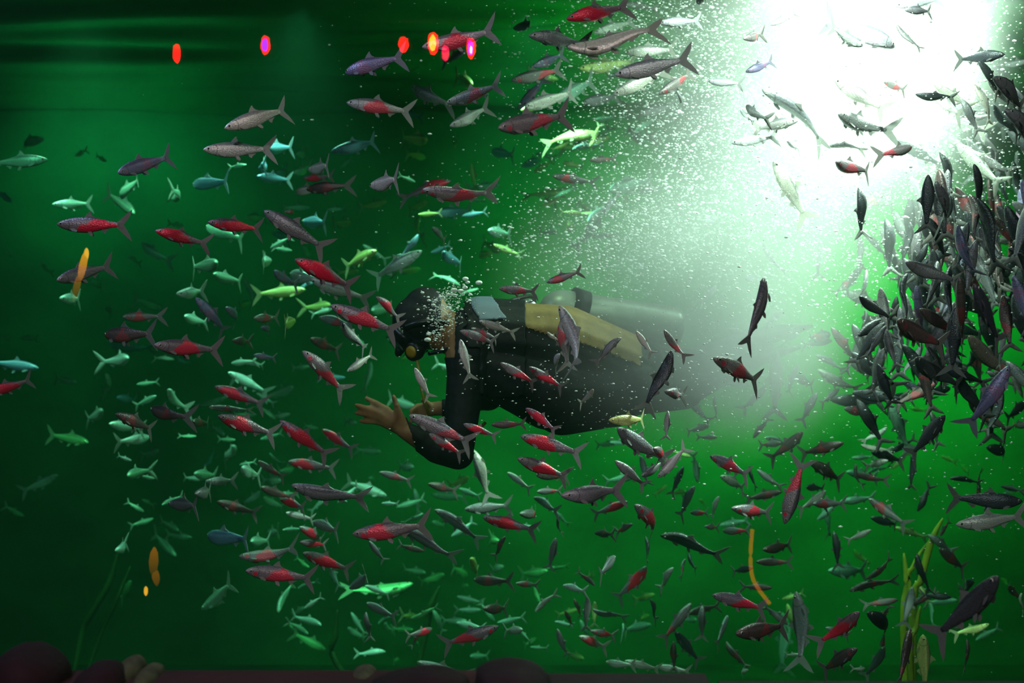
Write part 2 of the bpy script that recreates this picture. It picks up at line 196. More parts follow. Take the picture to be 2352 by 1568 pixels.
# ------------------------------------------------------------------ fish
ROWS = """1139 3324 1051 1036 3476 866 0 K
152 3892 2403 425 3892 2447 -39 S
1350 5015 2635 1071 4901 2719 0 W
-451 4013 1055 -219 4013 1078 0 R
303 4197 2384 542 4197 2437 0 W
-279 4421 2512 -32 4421 2561 0 P
-37 3740 2159 153 3878 2216 0 r
145 4265 1707 229 4159 1504 0 W
736 4145 1786 684 4069 1570 0 G
-989 3929 1589 -822 4062 1573 0 R
-759 4345 1999 -557 4345 1873 0 G
1503 4290 1527 1376 4290 1321 0 V
1176 3622 1746 1290 3748 1582 0 K
-560 4381 1710 -344 4419 1623 0 R
-592 3881 1823 -427 3995 1745 0 Q
-686 4417 1152 -439 4417 1096 32 G
130 3745 1193 320 3883 1194 0 G
-830 4108 2214 -635 4169 2291 0 S
-907 4177 2162 -699 4241 2172 0 S
1412 4524 1016 1653 4524 1044 0 S
-761 4060 945 -569 4145 909 0 R
1642 4572 1085 1395 4572 1096 0 K
-1443 4506 1970 -1203 4506 1968 0 R
-303 4796 2109 -40 4796 2074 37 P
-330 4550 1363 -113 4550 1269 0 r
174 4548 2629 397 4607 2691 0 Q
1429 4577 1716 1414 4577 1484 0 K
945 5153 2253 1082 5153 2024 0 S
-902 4359 1371 -734 4479 1302 0 R
1250 4462 699 1178 4338 535 0 D
53 4583 2585 268 4682 2577 0 G
-609 5228 2477 -352 5228 2442 0 P
914 4779 987 981 4779 1215 0 R
-524 4462 2441 -328 4334 2474 0 V
26 4550 1297 239 4550 1237 0 R
1153 5093 2536 1335 5016 2400 0 S
-1414 4413 1788 -1286 4575 1845 0 G
330 4478 1326 500 4622 1206 0 G
-720 4884 1567 -571 4980 1412 0 R
1182 5897 566 1224 5897 239 56 G
615 4342 1548 803 4484 1466 0 r
-1160 4184 2094 -1032 4327 2165 0 V
1399 4595 1362 1324 4753 1206 0 K
632 4489 799 797 4371 777 0 R
513 4550 1571 424 4550 1365 35 K
-851 5206 1310 -658 5206 1168 0 Q
892 5061 2502 1165 5061 2328 77 W
-220 4789 2402 -18 4711 2451 0 r
1468 4236 2289 1644 4407 2200 0 G
1098 4056 1659 1276 4235 1579 0 D
1627 5620 2510 1895 5620 2422 45 S
664 4219 732 852 4376 727 0 D
-1199 4777 1971 -1025 4879 1930 0 Q
-843 5939 1862 -583 5939 1755 33 S
-995 4651 1989 -821 4755 1973 0 Q
614 5891 797 890 5891 719 42 K
383 5365 2527 597 5365 2632 0 S
1442 4257 2389 1621 4437 2318 0 G
-48 5212 556 -268 5212 479 0 R
1276 4267 2072 1392 4450 1949 0 G
1133 4958 2391 1349 5131 2343 0 G
-467 5817 830 -208 5817 721 43 G
310 6570 2859 595 6608 2897 0 Y
1312 4630 1545 1502 4775 1439 0 K
-413 6551 2017 -664 6551 1879 0 T
1699 4903 2589 1553 5039 2597 0 K
1173 6300 1564 1163 6300 1249 55 G
-562 8101 218 -985 8101 148 65 N
-1127 5866 709 -857 5866 727 -41 r
16 4511 1229 188 4589 1158 0 R
-112 5354 938 106 5369 886 0 R
1718 6514 1324 1843 6541 1078 0 E
-2217 6791 2466 -2508 6791 2450 0 E
1253 5113 628 1146 5265 475 0 Q
1627 5634 441 1656 5705 199 0 Z
-1251 5980 1410 -1025 5992 1327 0 Q
454 7414 2684 136 7414 2661 33 Y
-859 6758 2499 -616 6868 2575 0 B
-418 6242 194 -174 6242 116 0 G
50 5597 2519 252 5729 2604 0 S
-1511 5271 1623 -1290 5099 1626 0 D
696 4998 1197 828 4853 1137 0 R
-804 5457 788 -624 5560 703 0 R
-3 5640 2632 211 5701 2692 0 r
1193 4917 538 1084 5070 418 0 D
-1973 5343 1399 -1846 5484 1458 0 Q
-343 6300 856 -117 6300 718 38 G
-166 6031 1144 -84 6031 916 0 S
-1403 5033 1343 -1290 5194 1272 0 D
181 5894 2600 360 6106 2722 0 E
1531 5874 1599 1490 5874 1374 0 G
-1329 5972 1784 -1193 6063 1626 0 V
449 5614 2737 645 5528 2737 0 S
-1103 7605 1876 -1394 7605 1847 0 Y
1001 4980 2371 854 5101 2360 0 S
454 6650 2304 681 6847 2383 0 E
-270 6300 2313 -516 6300 2237 39 R
2078 5852 1863 2081 5796 1648 0 K
437 5026 1022 570 5196 893 0 R
-986 6256 1071 -777 6344 1031 0 R
-243 5569 2441 -75 5689 2543 0 S
-2579 7754 1453 -2864 7754 1489 0 B
788 6249 451 646 6157 295 0 r
-1320 6179 758 -1105 5949 766 0 B
1391 5960 1175 1210 6056 1116 0 D
1532 5208 2508 1611 5047 2393 0 S
-207 6194 868 6 6295 876 0 G
158 4550 1673 176 4550 1502 0 r
-441 4441 2084 -318 4249 2086 0 S
1977 6300 2272 1996 6300 2026 -40 K
1427 6137 1813 1645 6200 1743 0 S
1827 9600 -226 1842 9600 -653 64 T
1563 6242 911 1736 6214 788 0 r
-1583 7267 230 -1374 7126 406 0 E
888 5758 924 1094 5876 888 0 R
-463 8154 2329 -192 8265 2365 0 B
1270 6200 1207 1146 6332 1065 0 D
-1574 7873 1429 -1328 7873 1303 0 T
1339 5344 580 1514 5527 463 0 K
1730 5827 2012 1778 5652 1872 0 D
520 8184 2332 373 8318 2123 0 E
-2378 7355 2307 -2200 7522 2328 0 T
-725 8228 705 -983 8184 806 0 T
-426 6003 2675 -264 5843 2564 0 S
1356 5036 2785 1533 5036 2816 0 W
592 6246 612 468 6354 441 0 R
784 5089 2309 963 5089 2336 0 W
1662 5933 2288 1692 5798 2109 0 G
1674 7526 386 1947 7700 358 0 E
1302 6228 1074 1502 6372 967 0 D
1352 6300 1473 1553 6300 1353 41 S
27 6357 2639 158 6243 2767 0 V
-899 6198 2261 -693 6087 2273 0 D
-711 7473 2076 -931 7657 1992 0 Y
308 4511 1349 457 4589 1348 0 Z
1780 6300 2782 1967 6300 2679 0 G
-1630 7590 2214 -1393 7375 2121 0 E
1193 4840 2603 1044 4745 2653 0 W
-1297 6244 897 -1131 6356 829 0 D
2034 6264 2013 2195 6264 1857 41 S
502 4851 2685 661 4881 2703 0 W
1978 6688 1822 1767 6431 1874 0 E
-1352 5605 960 -1173 5421 972 0 G
1922 6300 1716 1947 6300 1504 0 K
-1582 5772 1699 -1462 5927 1704 0 r
360 6277 2959 555 6323 3028 0 S
415 9600 2627 56 9600 2578 54 Y
1494 6300 495 1711 6300 564 46 D
-1438 5651 1332 -1264 5462 1300 0 D
1818 6213 2049 1774 6387 1922 0 G
507 4907 2452 641 4964 2543 0 r
306 6225 2642 485 6375 2702 0 G
327 4533 1220 440 4567 1128 0 G
-2059 7263 1179 -1924 7468 1138 0 T
-1514 6419 1813 -1420 6662 1837 0 T
2183 6341 1850 2179 6259 1661 0 K
-173 6372 533 1 6228 547 0 D
-1925 7572 1090 -2039 7335 1077 0 T
716 6265 325 843 6335 163 0 K
1096 4810 2206 1244 4966 2187 0 r
1708 6081 2546 1765 5889 2429 0 K
465 4550 1164 566 4550 1269 0 W
-1187 7212 223 -1158 7423 357 0 E
1751 5783 2374 1752 5972 2268 0 S
2074 6253 2954 1922 6347 2994 0 r
44 4577 1385 153 4523 1309 0 Q
1532 6234 1712 1724 6366 1642 0 S
-1605 7162 2386 -1388 6957 2385 0 B
-38 4532 1532 80 4568 1460 0 R
-164 4479 1633 -42 4549 1591 0 r
-1318 7344 2452 -1158 7533 2450 0 B
-2572 8645 984 -2859 8780 1029 0 N
53 4530 1519 169 4570 1446 0 R
-536 4491 1658 -478 4609 1566 0 G
2068 6249 2807 2275 6351 2777 0 K
957 6322 1657 1125 6278 1583 0 D
177 6300 2333 386 6300 2301 43 r
-265 4529 1306 -153 4571 1231 0 R
-1185 9043 -367 -1379 8886 -215 0 N
-863 6357 1707 -681 6243 1666 0 r
2037 6382 2260 2034 6266 2082 0 K
-3054 9576 701 -3325 9624 576 0 T
90 6241 2805 250 6359 2888 0 V
-42 4521 1768 87 4579 1759 0 r
-846 6340 1208 -688 6260 1115 0 Q
-882 6214 1612 -767 6386 1553 0 D
1525 6225 2239 1711 6375 2200 0 r
1638 6246 261 1582 6354 89 0 K
802 6246 965 731 6354 805 0 G
1725 6039 2422 1918 6207 2464 0 K
-2725 9600 1578 -2406 9600 1529 49 B
-524 9352 590 -265 9219 590 0 E
-1073 7280 2211 -889 7037 2185 0 B
-430 4503 1741 -351 4597 1667 0 R
-2096 7905 2307 -2297 8103 2451 0 E
1587 6276 1109 1777 6396 1059 0 K
-896 6386 790 -737 6214 768 0 G
565 6324 2609 732 6276 2641 0 G
1197 6300 935 1020 6300 900 0 D
-571 8428 1210 -743 8217 1271 0 T
-1341 6220 987 -1225 6380 976 0 G
1426 6300 761 1455 6300 584 0 K
1790 6300 663 1844 6300 466 49 K
1654 6310 1716 1772 6290 1588 0 K
-652 6364 430 -501 6236 385 0 G
-930 6224 788 -810 6352 700 0 R
-1489 7087 1935 -1394 7318 1900 0 E
1873 6235 692 2032 6365 574 0 D
512 6278 893 353 6322 829 0 R
-2236 9119 1810 -2388 8916 1868 0 E
-1044 6691 1916 -896 6415 1873 0 T
1083 6323 620 1247 6277 627 0 D
966 6366 375 893 6234 259 0 G
2212 6229 2433 2278 6371 2303 0 G
-2202 9323 191 -2409 9522 325 0 E
-166 4550 1607 -131 4550 1470 -45 S
-1919 9600 1223 -2196 9600 1118 -44 E
1099 6233 687 1272 6367 692 0 D
-1103 6228 962 -989 6372 897 0 D
1348 6271 1376 1274 6329 1228 0 G
697 5063 2526 817 4997 2503 0 W
-2160 6796 1804 -2116 7057 1807 0 T
1775 6300 515 1735 6300 328 42 G
755 8035 2719 643 8279 2856 0 E
110 4550 1788 229 4550 1826 0 r
1379 5353 1627 1474 5572 1541 0 G
2249 6374 2339 2235 6226 2186 0 G
641 6347 150 796 6277 142 0 S
-106 4550 1666 19 4550 1623 34 S
229 9057 139 25 9261 78 0 N
-808 5663 2282 -682 5466 2276 0 S
-125 6208 434 1 6392 399 0 D
1970 6376 2782 2021 6224 2656 0 K
-725 6371 493 -592 6229 596 0 G
483 4535 1637 554 4565 1538 0 r
1376 4884 2269 1243 4767 2223 0 r
-1343 6300 1308 -1136 6300 1294 61 r
97 6372 902 216 6228 850 0 G
2114 6300 348 1942 6300 294 36 Z
294 6242 306 439 6358 227 0 P
104 6234 1015 251 6366 997 0 D
2080 6226 1137 2263 6374 1091 0 K
2058 6340 2246 2054 6236 2090 0 K
1261 6264 1496 1206 6336 1351 0 G
1401 6345 935 1264 6255 847 0 S
-2439 9354 2247 -2230 9155 2104 0 T
-81 9561 2649 -323 9663 2638 0 T
1133 6300 1407 1010 6300 1284 0 K
1530 6347 1009 1654 6253 983 0 D
-1758 7262 1355 -1754 7511 1229 0 T
914 6232 1010 1061 6368 937 0 S
425 5885 711 348 5690 660 0 G
499 6300 186 666 6300 141 0 S
-2139 7803 2383 -1996 7564 2477 0 E
350 4550 1613 254 4550 1527 40 G
-121 7126 2154 1 7372 2150 0 T
-370 6249 974 -232 6351 929 0 D
-523 4513 1504 -443 4587 1563 0 S
-156 4550 1336 -42 4550 1293 0 R
-1409 6784 1974 -1574 7035 1960 0 E
-1041 6209 1908 -972 6391 1847 0 V
-1197 5380 1023 -1164 5603 1013 0 G
9 6382 3002 127 6218 3000 0 V
-3134 9511 2954 -3404 9689 2934 0 E
545 9513 2925 331 9336 2864 0 Y
1321 6246 887 1487 6354 879 0 r
-1253 7283 2586 -1179 7555 2628 0 B
1721 6300 1422 1878 6300 1338 45 V
-67 4550 1333 50 4550 1336 0 D
843 6300 432 838 6300 269 0 G
2305 6379 1330 2156 6221 1254 0 K
-312 4550 1516 -259 4550 1413 0 S
791 6355 1341 865 6245 1238 0 G
-1648 7379 913 -1580 7637 877 0 E
-470 7841 2707 -625 8096 2759 0 Y
-1451 9488 1294 -1667 9712 1211 0 T
2095 6330 1569 1961 6219 1472 0 K
1080 6277 2267 1228 6323 2207 0 W
1678 6253 2140 1768 6347 2019 0 K
1927 6300 1829 1849 6300 1662 54 R
-1037 6362 893 -890 6238 868 0 Q
-932 6324 2324 -773 6276 2328 0 R
1518 6380 1504 1582 6220 1443 0 G
2159 6375 2334 2131 6249 2188 0 G
2134 6300 2193 2218 6300 2060 0 G
410 4509 1173 503 4591 1215 0 G
70 9504 2768 261 9696 2867 0 B
-1128 6215 1700 -1042 6385 1707 0 r
1872 6215 2127 1963 6385 2031 0 K
809 4924 2532 926 4972 2584 0 V
481 4478 1442 572 4622 1422 0 r
1362 6300 2055 1362 6300 1868 59 K
193 6281 734 162 6319 581 0 G
-336 6973 2038 -264 7220 1981 0 B
762 6321 1046 698 6279 912 0 K
1711 6300 456 1544 6300 432 43 D
-1132 6334 1069 -1002 6266 992 0 D
-589 6300 1021 -437 6300 979 0 r
-968 6366 2264 -826 6234 2279 0 S
419 6361 167 538 6239 175 0 S
1421 6301 1603 1292 6371 1583 0 K
1893 6300 2531 2036 6300 2443 42 S
489 6300 3092 656 6300 3077 42 G
1348 4993 2712 1434 4993 2611 -42 G
1149 6275 514 1009 6325 511 0 D
1229 6300 2257 1234 6300 2085 48 G
-1683 7305 1729 -1627 7548 1692 0 T
36 6217 846 152 6383 826 0 r
-1010 7946 1802 -1175 8190 1789 0 Y
918 5052 2722 1007 4992 2759 0 W
-636 9719 2462 -657 9481 2270 0 Y
1460 6237 1306 1614 6363 1273 0 r
-2018 7501 1511 -2202 7769 1483 0 T
1089 6330 1030 1192 6270 947 0 S
-199 6244 2874 -322 6356 2842 0 V
1104 6300 2045 1192 6300 1873 70 K
-1249 6212 1748 -1197 6388 1687 0 V
1182 6221 1729 1118 6379 1667 0 G
2122 6308 2414 2107 6292 2265 0 G
1945 6309 2243 1944 6291 2094 0 K
1336 5111 2531 1397 5000 2480 0 r
2267 6369 2150 2237 6231 2021 0 K
1649 6235 1078 1565 6365 1037 0 S
-934 6254 718 -825 6370 687 0 Q
-2454 8840 1253 -2369 9082 1215 0 B
-204 7289 2917 -306 7565 3008 0 Y
942 6370 752 1038 6230 770 0 R
2016 6300 284 2016 6300 122 -42 D
-1322 8603 2617 -1222 8849 2694 0 T
1109 5039 2294 1258 5039 2302 67 W
2163 6256 2306 2208 6344 2182 0 K
-357 6366 315 -461 6234 303 0 R
-21 6337 1017 89 6263 943 0 S
-1869 6899 947 -1842 7148 957 0 E
1168 5849 2137 1258 6060 2085 0 V
1337 4840 2727 1460 4909 2740 0 G
-1915 9600 3893 -1683 9600 3878 0 B
709 6248 607 647 6352 486 0 S
1770 6300 1097 1775 6300 939 39 K
840 5115 2448 875 4972 2370 0 G
-130 4516 1642 -46 4584 1605 0 r
-1176 6197 1047 -1159 6453 984 0 T
2118 6384 2340 2076 6288 2202 0 G
2079 6402 518 1940 6198 499 0 K
2039 6204 2352 2075 6300 2236 0 K
332 6300 476 332 6300 313 47 G
-996 6258 846 -880 6342 806 0 S
-839 9526 2537 -1041 9674 2503 0 Y
-1222 6210 1603 -1158 6390 1598 0 D
2119 6300 2168 2124 6300 2021 0 K
596 6343 731 608 6257 615 0 K
801 6300 1429 951 6300 1451 34 S
2052 6350 3030 1937 6250 3100 0 K
2052 6350 2732 2102 6250 2622 0 K
-969 6341 1692 -997 6089 1664 0 Y
535 9600 2892 670 9600 3064 0 E
-129 9321 2847 9 9055 2783 0 B
228 6357 510 338 6243 501 0 W
344 6254 328 473 6346 284 0 R
100 6261 410 190 6339 489 0 S
770 4733 2606 868 4846 2649 0 r
2266 6229 1234 2208 6371 1226 0 r
199 6300 328 243 6300 190 0 G
-200 6961 537 -173 7213 414 0 Y
-2579 9050 1393 -2605 9295 1250 0 T
-618 9682 2095 -786 9518 2065 0 Y
863 8167 2744 777 8409 2830 0 Y
714 6288 277 714 6288 134 0 D
396 4550 1634 453 4550 1552 0 S
-1536 9490 672 -1735 9710 650 0 T
-452 9524 42 -633 9676 -43 0 N
2179 6288 2819 2320 6312 2849 0 W
408 6258 2155 472 6342 2271 0 G
-809 8232 1777 -722 8499 1796 0 T
500 4562 1378 490 4538 1284 0 G
-1959 7028 565 -1956 7282 574 0 T
-648 6300 402 -629 6300 269 0 G
1344 6300 1540 1480 6300 1476 45 W
2184 6389 1982 2197 6283 1872 0 D
1417 6350 1632 1292 6178 1612 0 r
-618 9452 -234 -739 9211 -173 0 Y
370 6374 741 459 6226 756 0 D
340 6275 2400 471 6325 2412 0 D
-1368 9638 2507 -1551 9562 2500 0 T
-657 9581 610 -622 9619 411 0 T
1589 6286 768 1478 6314 710 0 S
1558 6300 2075 1672 6300 1976 49 K
1060 6245 608 970 6355 570 0 K
1716 6375 1360 1768 6225 1346 0 K
2150 6288 2390 2145 6288 2255 0 G
1959 6355 1390 1818 6245 1379 0 K
-80 9480 2196 -203 9720 2287 0 Y
1937 6300 994 2085 6300 984 48 K
1238 6224 1448 1353 6376 1400 0 K
-304 9554 -276 -496 9646 -295 0 T
1535 6264 1144 1677 6264 1110 -47 S
-349 6229 2099 -283 6371 2045 0 G
954 9514 -90 812 9686 -166 0 Y
-1633 9693 2338 -1454 9507 2272 0 B
-562 9492 2530 -711 9708 2491 0 Y
-1319 7187 587 -1285 7447 556 0 T
1280 6300 1674 1185 6300 1558 53 K
-2151 9564 282 -2355 9636 294 0 E
-1807 9600 2024 -1709 9600 1829 44 T
1754 6242 1516 1801 6358 1410 0 K
1508 6274 1887 1432 6326 1805 0 r
2250 6377 2061 2108 6223 2035 0 S
449 4481 1263 510 4619 1220 0 R
-634 6300 717 -560 6300 614 0 G
-287 9490 694 -423 9710 612 0 Y
-1776 7457 2348 -1655 7185 2366 0 E
-1662 9510 558 -1557 9690 463 0 T
-2547 9510 0 -2671 9690 -167 0 N
-879 9554 859 -1068 9646 867 0 E
2329 9690 181 2390 9510 96 0 Y
911 6261 919 878 6339 807 0 S
2175 6332 956 2265 6268 938 0 K
1055 6332 1050 1069 6268 943 0 K
-1620 8264 992 -1712 8533 885 0 T
1458 6333 1391 1355 6267 1320 0 G
1662 6300 1220 1544 6300 1146 46 S
-28 6267 741 -88 6333 633 0 D
-2401 8332 1195 -2553 8604 1121 0 T
-1771 9488 2426 -1676 9712 2446 0 T
46 6221 339 -39 6379 302 0 S
-1227 7229 2009 -1242 6954 1988 0 T
109 6258 939 220 6342 935 0 r
-3317 9665 413 -3417 9535 503 0 E
149 4491 1560 129 4609 1505 0 W
951 6300 1412 1094 6300 1407 -54 W
1181 6238 1155 1110 6362 1137 0 r
-139 9499 2190 -279 9701 2172 0 Y
1803 6366 2090 1747 6234 1992 0 G
-373 9600 -121 -186 9600 -166 0 T
17 6262 536 126 6338 514 0 r
1510 6262 1061 1536 6338 945 0 G
528 6237 799 454 6363 743 0 R
-275 9588 2802 -246 9588 2615 0 Y
1047 6345 2158 1120 6255 2203 0 K
866 6254 1232 780 6346 1197 0 S
-208 9600 -211 -396 9600 -211 0 T
911 6329 1850 830 6271 1764 0 W
1920 6340 2345 1803 6260 2287 0 W
-579 9538 47 -745 9662 57 0 E
-590 9715 2854 -695 9485 2854 0 Y
1721 6300 2954 1765 6300 2841 0 K
608 6259 464 651 6341 350 0 K
-950 9600 1463 -988 9600 1238 67 T
-1137 6253 1540 -1055 6347 1524 0 V
258 4504 1448 224 4596 1394 0 S
-304 9539 17 -368 9269 134 0 N
-632 9116 794 -753 9381 778 0 T
792 6365 653 796 6235 590 0 K
-2918 9533 1326 -3110 9667 1349 0 E
2048 6263 2336 2001 6361 2293 0 W
-436 9190 1182 -545 9458 1140 0 T
-1688 9524 594 -1828 9676 487 0 T
353 8017 2242 269 7764 2228 0 Y
-1100 9530 -316 -995 9670 -428 0 T
2024 6218 2098 2064 6358 2030 0 K
-1494 9576 1112 -1667 9624 1079 0 T
-999 8777 2330 -1120 9033 2344 0 Y
1445 6300 2163 1435 6300 2035 50 K
460 9600 -203 295 9600 -248 0 Y
-2232 9528 331 -2387 9672 388 0 E
-58 9474 102 -158 9726 24 0 T
321 9680 2352 181 9520 2332 0 T
1445 9520 3163 1590 9680 3250 0 T
848 6229 2128 942 6371 2155 0 V
2210 6349 1732 2240 6251 1666 0 K
478 9497 -517 374 9703 -533 0 Y
-1393 6215 1249 -1366 6385 1230 0 D
-2650 8978 1975 -2640 9239 1965 0 E
702 9525 921 577 9675 895 0 E
-3360 9561 2537 -3515 9639 2635 0 B
145 9561 2730 274 9639 2829 0 Y
-1310 8936 2190 -1298 9196 2135 0 T
796 6354 835 865 6246 848 0 R
-1408 8516 2606 -1376 8778 2651 0 B
-663 9556 -336 -819 9644 -347 0 N
734 9644 3237 816 9556 3102 0 Y
773 6329 634 736 6271 550 0 r
-1026 9532 2073 -1176 9668 2064 0 Y
-1098 6228 1661 -1054 6372 1652 0 V
-1352 7600 2522 -1257 7323 2511 0 B
-2361 9510 870 -2520 9690 819 0 E
649 4991 2790 663 4842 2777 0 G
-1495 9726 732 -1545 9474 732 0 T
-281 9514 -506 -165 9686 -537 0 T
203 6267 834 200 6333 732 0 K
2180 6247 529 2266 6353 447 0 D
-1287 8502 2717 -1254 8764 2759 0 E
-77 8373 426 -147 8626 411 0 N
2247 6271 491 2267 6329 387 0 S
539 9674 2480 434 9526 2541 0 Y
1866 6226 3055 1940 6374 3035 0 G
1291 6245 960 1388 6355 944 0 K
-1788 9702 1862 -1847 9498 1834 0 Y
975 5041 2310 1042 5136 2291 0 W
-2225 9658 2381 -2324 9542 2394 0 E
-2064 9541 764 -2006 9659 851 0 B
912 6300 1176 814 6300 1176 0 S
-1388 9515 -180 -1503 9685 -272 0 E
2908 9654 822 2995 9546 785 0 Y
-1624 9463 325 -1509 9211 373 0 T
1673 6341 2108 1641 6259 2023 0 K
902 6300 1363 897 6300 1254 49 K
-1923 9507 974 -2036 9693 1023 0 T
-533 9507 394 -453 9693 340 0 T
-2575 9533 2170 -2514 9667 2125 0 E
572 4807 2405 551 4726 2439 0 W
1851 6340 1976 1793 6260 1906 0 W
1025 6238 1875 1105 6362 1881 0 V
-2932 9531 2842 -2876 9669 2905 0 E
847 6254 787 929 6346 770 0 R
1191 6254 2442 1233 6346 2389 0 K
-1254 9628 2491 -1120 9572 2493 0 T
934 9691 -266 835 9509 -260 0 Y
813 5071 2425 866 5101 2382 0 W
-63 6300 171 40 6300 176 55 S
-2764 9672 1831 -2641 9528 1775 0 E
-1971 9490 -167 -2002 9710 -140 0 T
557 9710 4 477 9490 25 0 Y
111 4532 1630 155 4568 1595 0 S
-3327 9639 1623 -3184 9561 1619 0 E
-1040 9526 1055 -1147 9674 1062 0 T
1163 9525 594 1091 9675 571 0 Y
-1001 6260 2170 -950 6340 2177 0 R
1235 9506 -260 1184 9694 -296 0 T
162 9670 -413 92 9530 -443 0 N
-1316 9645 1011 -1409 9555 1038 0 T
2677 9555 1150 2808 9645 1131 0 Y
-954 9490 687 -916 9710 650 0 E
-3146 9524 2124 -3158 9676 2057 0 E
-2484 9552 539 -2418 9648 483 0 E
3331 9678 -14 3337 9522 -40 0 Y
-2755 9665 2821 -2792 9535 2850 0 E
-2252 9550 1494 -2193 9650 1440 0 B
-295 9506 -29 -362 9694 -92 0 N
-733 9503 1479 -710 9697 1530 0 Y
3058 9674 759 3063 9526 713 0 Y
-1159 9651 2778 -1080 9549 2833 0 T
-385 9521 2896 -384 9679 2993 0 Y
1045 9600 631 955 9600 556 0 Y
-702 9689 3169 -641 9511 3095 0 B
1262 6268 222 1215 6332 203 0 S
305 9656 2554 286 9544 2461 0 Y
3153 9689 1235 3058 9511 1197 0 Y
745 9503 2561 798 9697 2543 0 Y
1051 6338 137 990 6262 140 0 W
-853 9519 -284 -838 9681 -369 0 T
3032 9522 -121 3021 9678 -157 0 Y
1573 6337 143 1510 6263 155 0 S
222 9662 2577 264 9538 2520 0 Y
-3433 9537 1626 -3418 9663 1619 0 E
1727 6324 1879 1665 6276 1877 0 W
1255 9544 540 1315 9656 490 0 Y
-639 9535 -414 -632 9665 -487 0 N
-768 9668 -556 -795 9532 -544 0 N
-3394 9554 2193 -3382 9646 2176 0 Y
1768 5812 2243 1699 5812 1972 0 K
1344 4589 2139 1337 4589 1945 32 K
1977 6003 1751 2034 5926 1480 0 K
1475 5356 1786 1526 5356 1582 38 G
1751 5323 1886 1822 5323 1716 40 G
1791 5345 1993 1817 5227 1758 0 D
1872 5890 2157 1926 5814 1861 0 D
1645 4747 2055 1760 4747 1815 39 K
1541 5034 1735 1532 4987 1522 0 V
1850 6027 2043 1916 6027 1739 42 G
1558 4871 1871 1650 4983 1719 0 D
1683 5416 1898 1798 5416 1763 0 K
1517 4713 2087 1518 4601 1899 0 D
1786 5627 1982 1891 5468 1722 0 G
1682 4506 1841 1711 4506 1657 37 K
1929 5403 2179 1933 5403 1968 38 V
1729 5693 2245 1663 5833 1970 0 D
1787 5079 1768 1876 5079 1521 0 K
1492 4654 1990 1452 4654 1824 40 K
1882 5710 1995 1983 5810 1688 0 G
2003 5990 2264 2090 5990 2051 39 D
1802 5647 2023 1778 5647 1831 40 V
1814 5661 1898 1791 5661 1645 0 K
1751 5806 1936 1649 5918 1791 0 V
1744 5669 2183 1941 5749 1995 0 K
1996 5609 1866 2025 5584 1658 0 V
2216 5933 1850 2214 5933 1590 0 V
1608 5212 2137 1547 5212 1951 35 K
2176 5832 1958 2177 5898 1773 0 G
1630 4630 1815 1702 4630 1625 36 V
1680 4553 1825 1716 4553 1630 37 K
1853 5579 2029 1913 5497 1772 0 D
1568 5106 1947 1451 5171 1830 0 K
1902 5264 1801 1918 5264 1605 0 G
1899 5424 2098 1966 5539 1858 0 D
1858 5228 1973 1997 5391 1714 0 K
1515 4660 2181 1581 4765 1992 0 K
1889 5638 2242 1942 5714 2060 0 D
1586 5631 1976 1652 5649 1770 0 K
2030 5554 2040 1916 5572 1808 0 K
1881 5921 2012 1739 5771 1767 0 G
1881 5175 2143 1966 5175 1937 0 K
1624 5837 2189 1754 5957 2024 0 K
1630 4829 2023 1758 4829 1889 38 D
2215 5991 2104 2077 5991 1878 37 K
1416 4529 1970 1456 4529 1789 41 V
1535 4677 1972 1595 4662 1833 0 G
1670 4559 2066 1599 4559 1832 41 G
1775 5049 2094 1954 5145 1993 0 G
1493 4574 1927 1449 4574 1730 0 G
1855 5420 2040 1764 5325 1861 0 G
1734 5902 2181 1811 5902 1988 45 K
1424 4772 2139 1459 4772 1926 37 K
1921 5226 1910 1919 5226 1674 34 D
1509 5221 2067 1562 5298 1904 0 K
1565 5285 2017 1620 5377 1766 0 D
1859 5119 1717 1882 5119 1515 34 K
1579 5146 2222 1561 5146 2041 42 G
1255 4540 1852 1447 4595 1785 0 G
1731 5971 2185 1771 5971 1996 0 V
1507 4602 2063 1585 4602 1818 45 K
1473 4917 1878 1416 4825 1690 0 G
1532 5474 2059 1505 5474 1880 32 K
1630 4724 1754 1656 4724 1558 0 D
2018 5833 1937 1994 5897 1751 0 K
1615 4628 1905 1799 4628 1749 45 K
1488 5413 1916 1626 5413 1649 43 K
1849 5415 2002 1859 5506 1833 0 G
1356 4888 1834 1316 4804 1646 0 K
1911 5650 2037 1923 5650 1739 41 G
1808 5401 1913 1836 5487 1731 0 G
1559 5482 2011 1590 5643 1775 0 G
1693 4968 2075 1818 4968 1890 39 K
1675 5991 2056 1693 5991 1821 -41 D
1808 5815 1766 1863 5966 1443 0 G
1360 4783 1786 1418 4911 1573 0 V
2035 5591 2017 1986 5591 1841 0 G
1785 5686 2091 1818 5686 1895 0 V
1645 4597 2123 1735 4597 1888 0 V
1784 5732 1792 1987 5855 1685 0 G
1611 5375 2251 1640 5206 1992 0 K
1694 5834 2106 1861 6028 1807 0 K
2014 5467 1971 1904 5467 1723 0 K
1539 5122 2222 1534 5122 1941 39 D
1600 5336 2130 1704 5336 1883 32 D
1660 5326 2179 1751 5326 2010 34 D
1593 5013 2057 1738 5013 1848 0 K
1568 5598 2166 1574 5651 1954 0 K
1685 5373 2043 1784 5373 1822 42 G
1445 4692 1849 1398 4586 1637 0 K
1685 4631 1996 1833 4750 1804 0 K
1385 4400 1798 1442 4552 1569 0 D
1509 4848 1733 1397 4848 1505 0 G
1313 4584 1704 1473 4671 1616 0 D
1897 5398 2283 1978 5481 2108 0 K
1539 5522 1920 1589 5522 1699 40 G
1468 5190 1932 1501 5190 1783 0 K
1271 4830 1642 1307 4852 1501 0 G
1388 5137 1764 1388 5184 1633 0 K
1678 5806 1589 1585 5806 1446 44 G
1642 6158 1987 1696 6158 1846 42 K
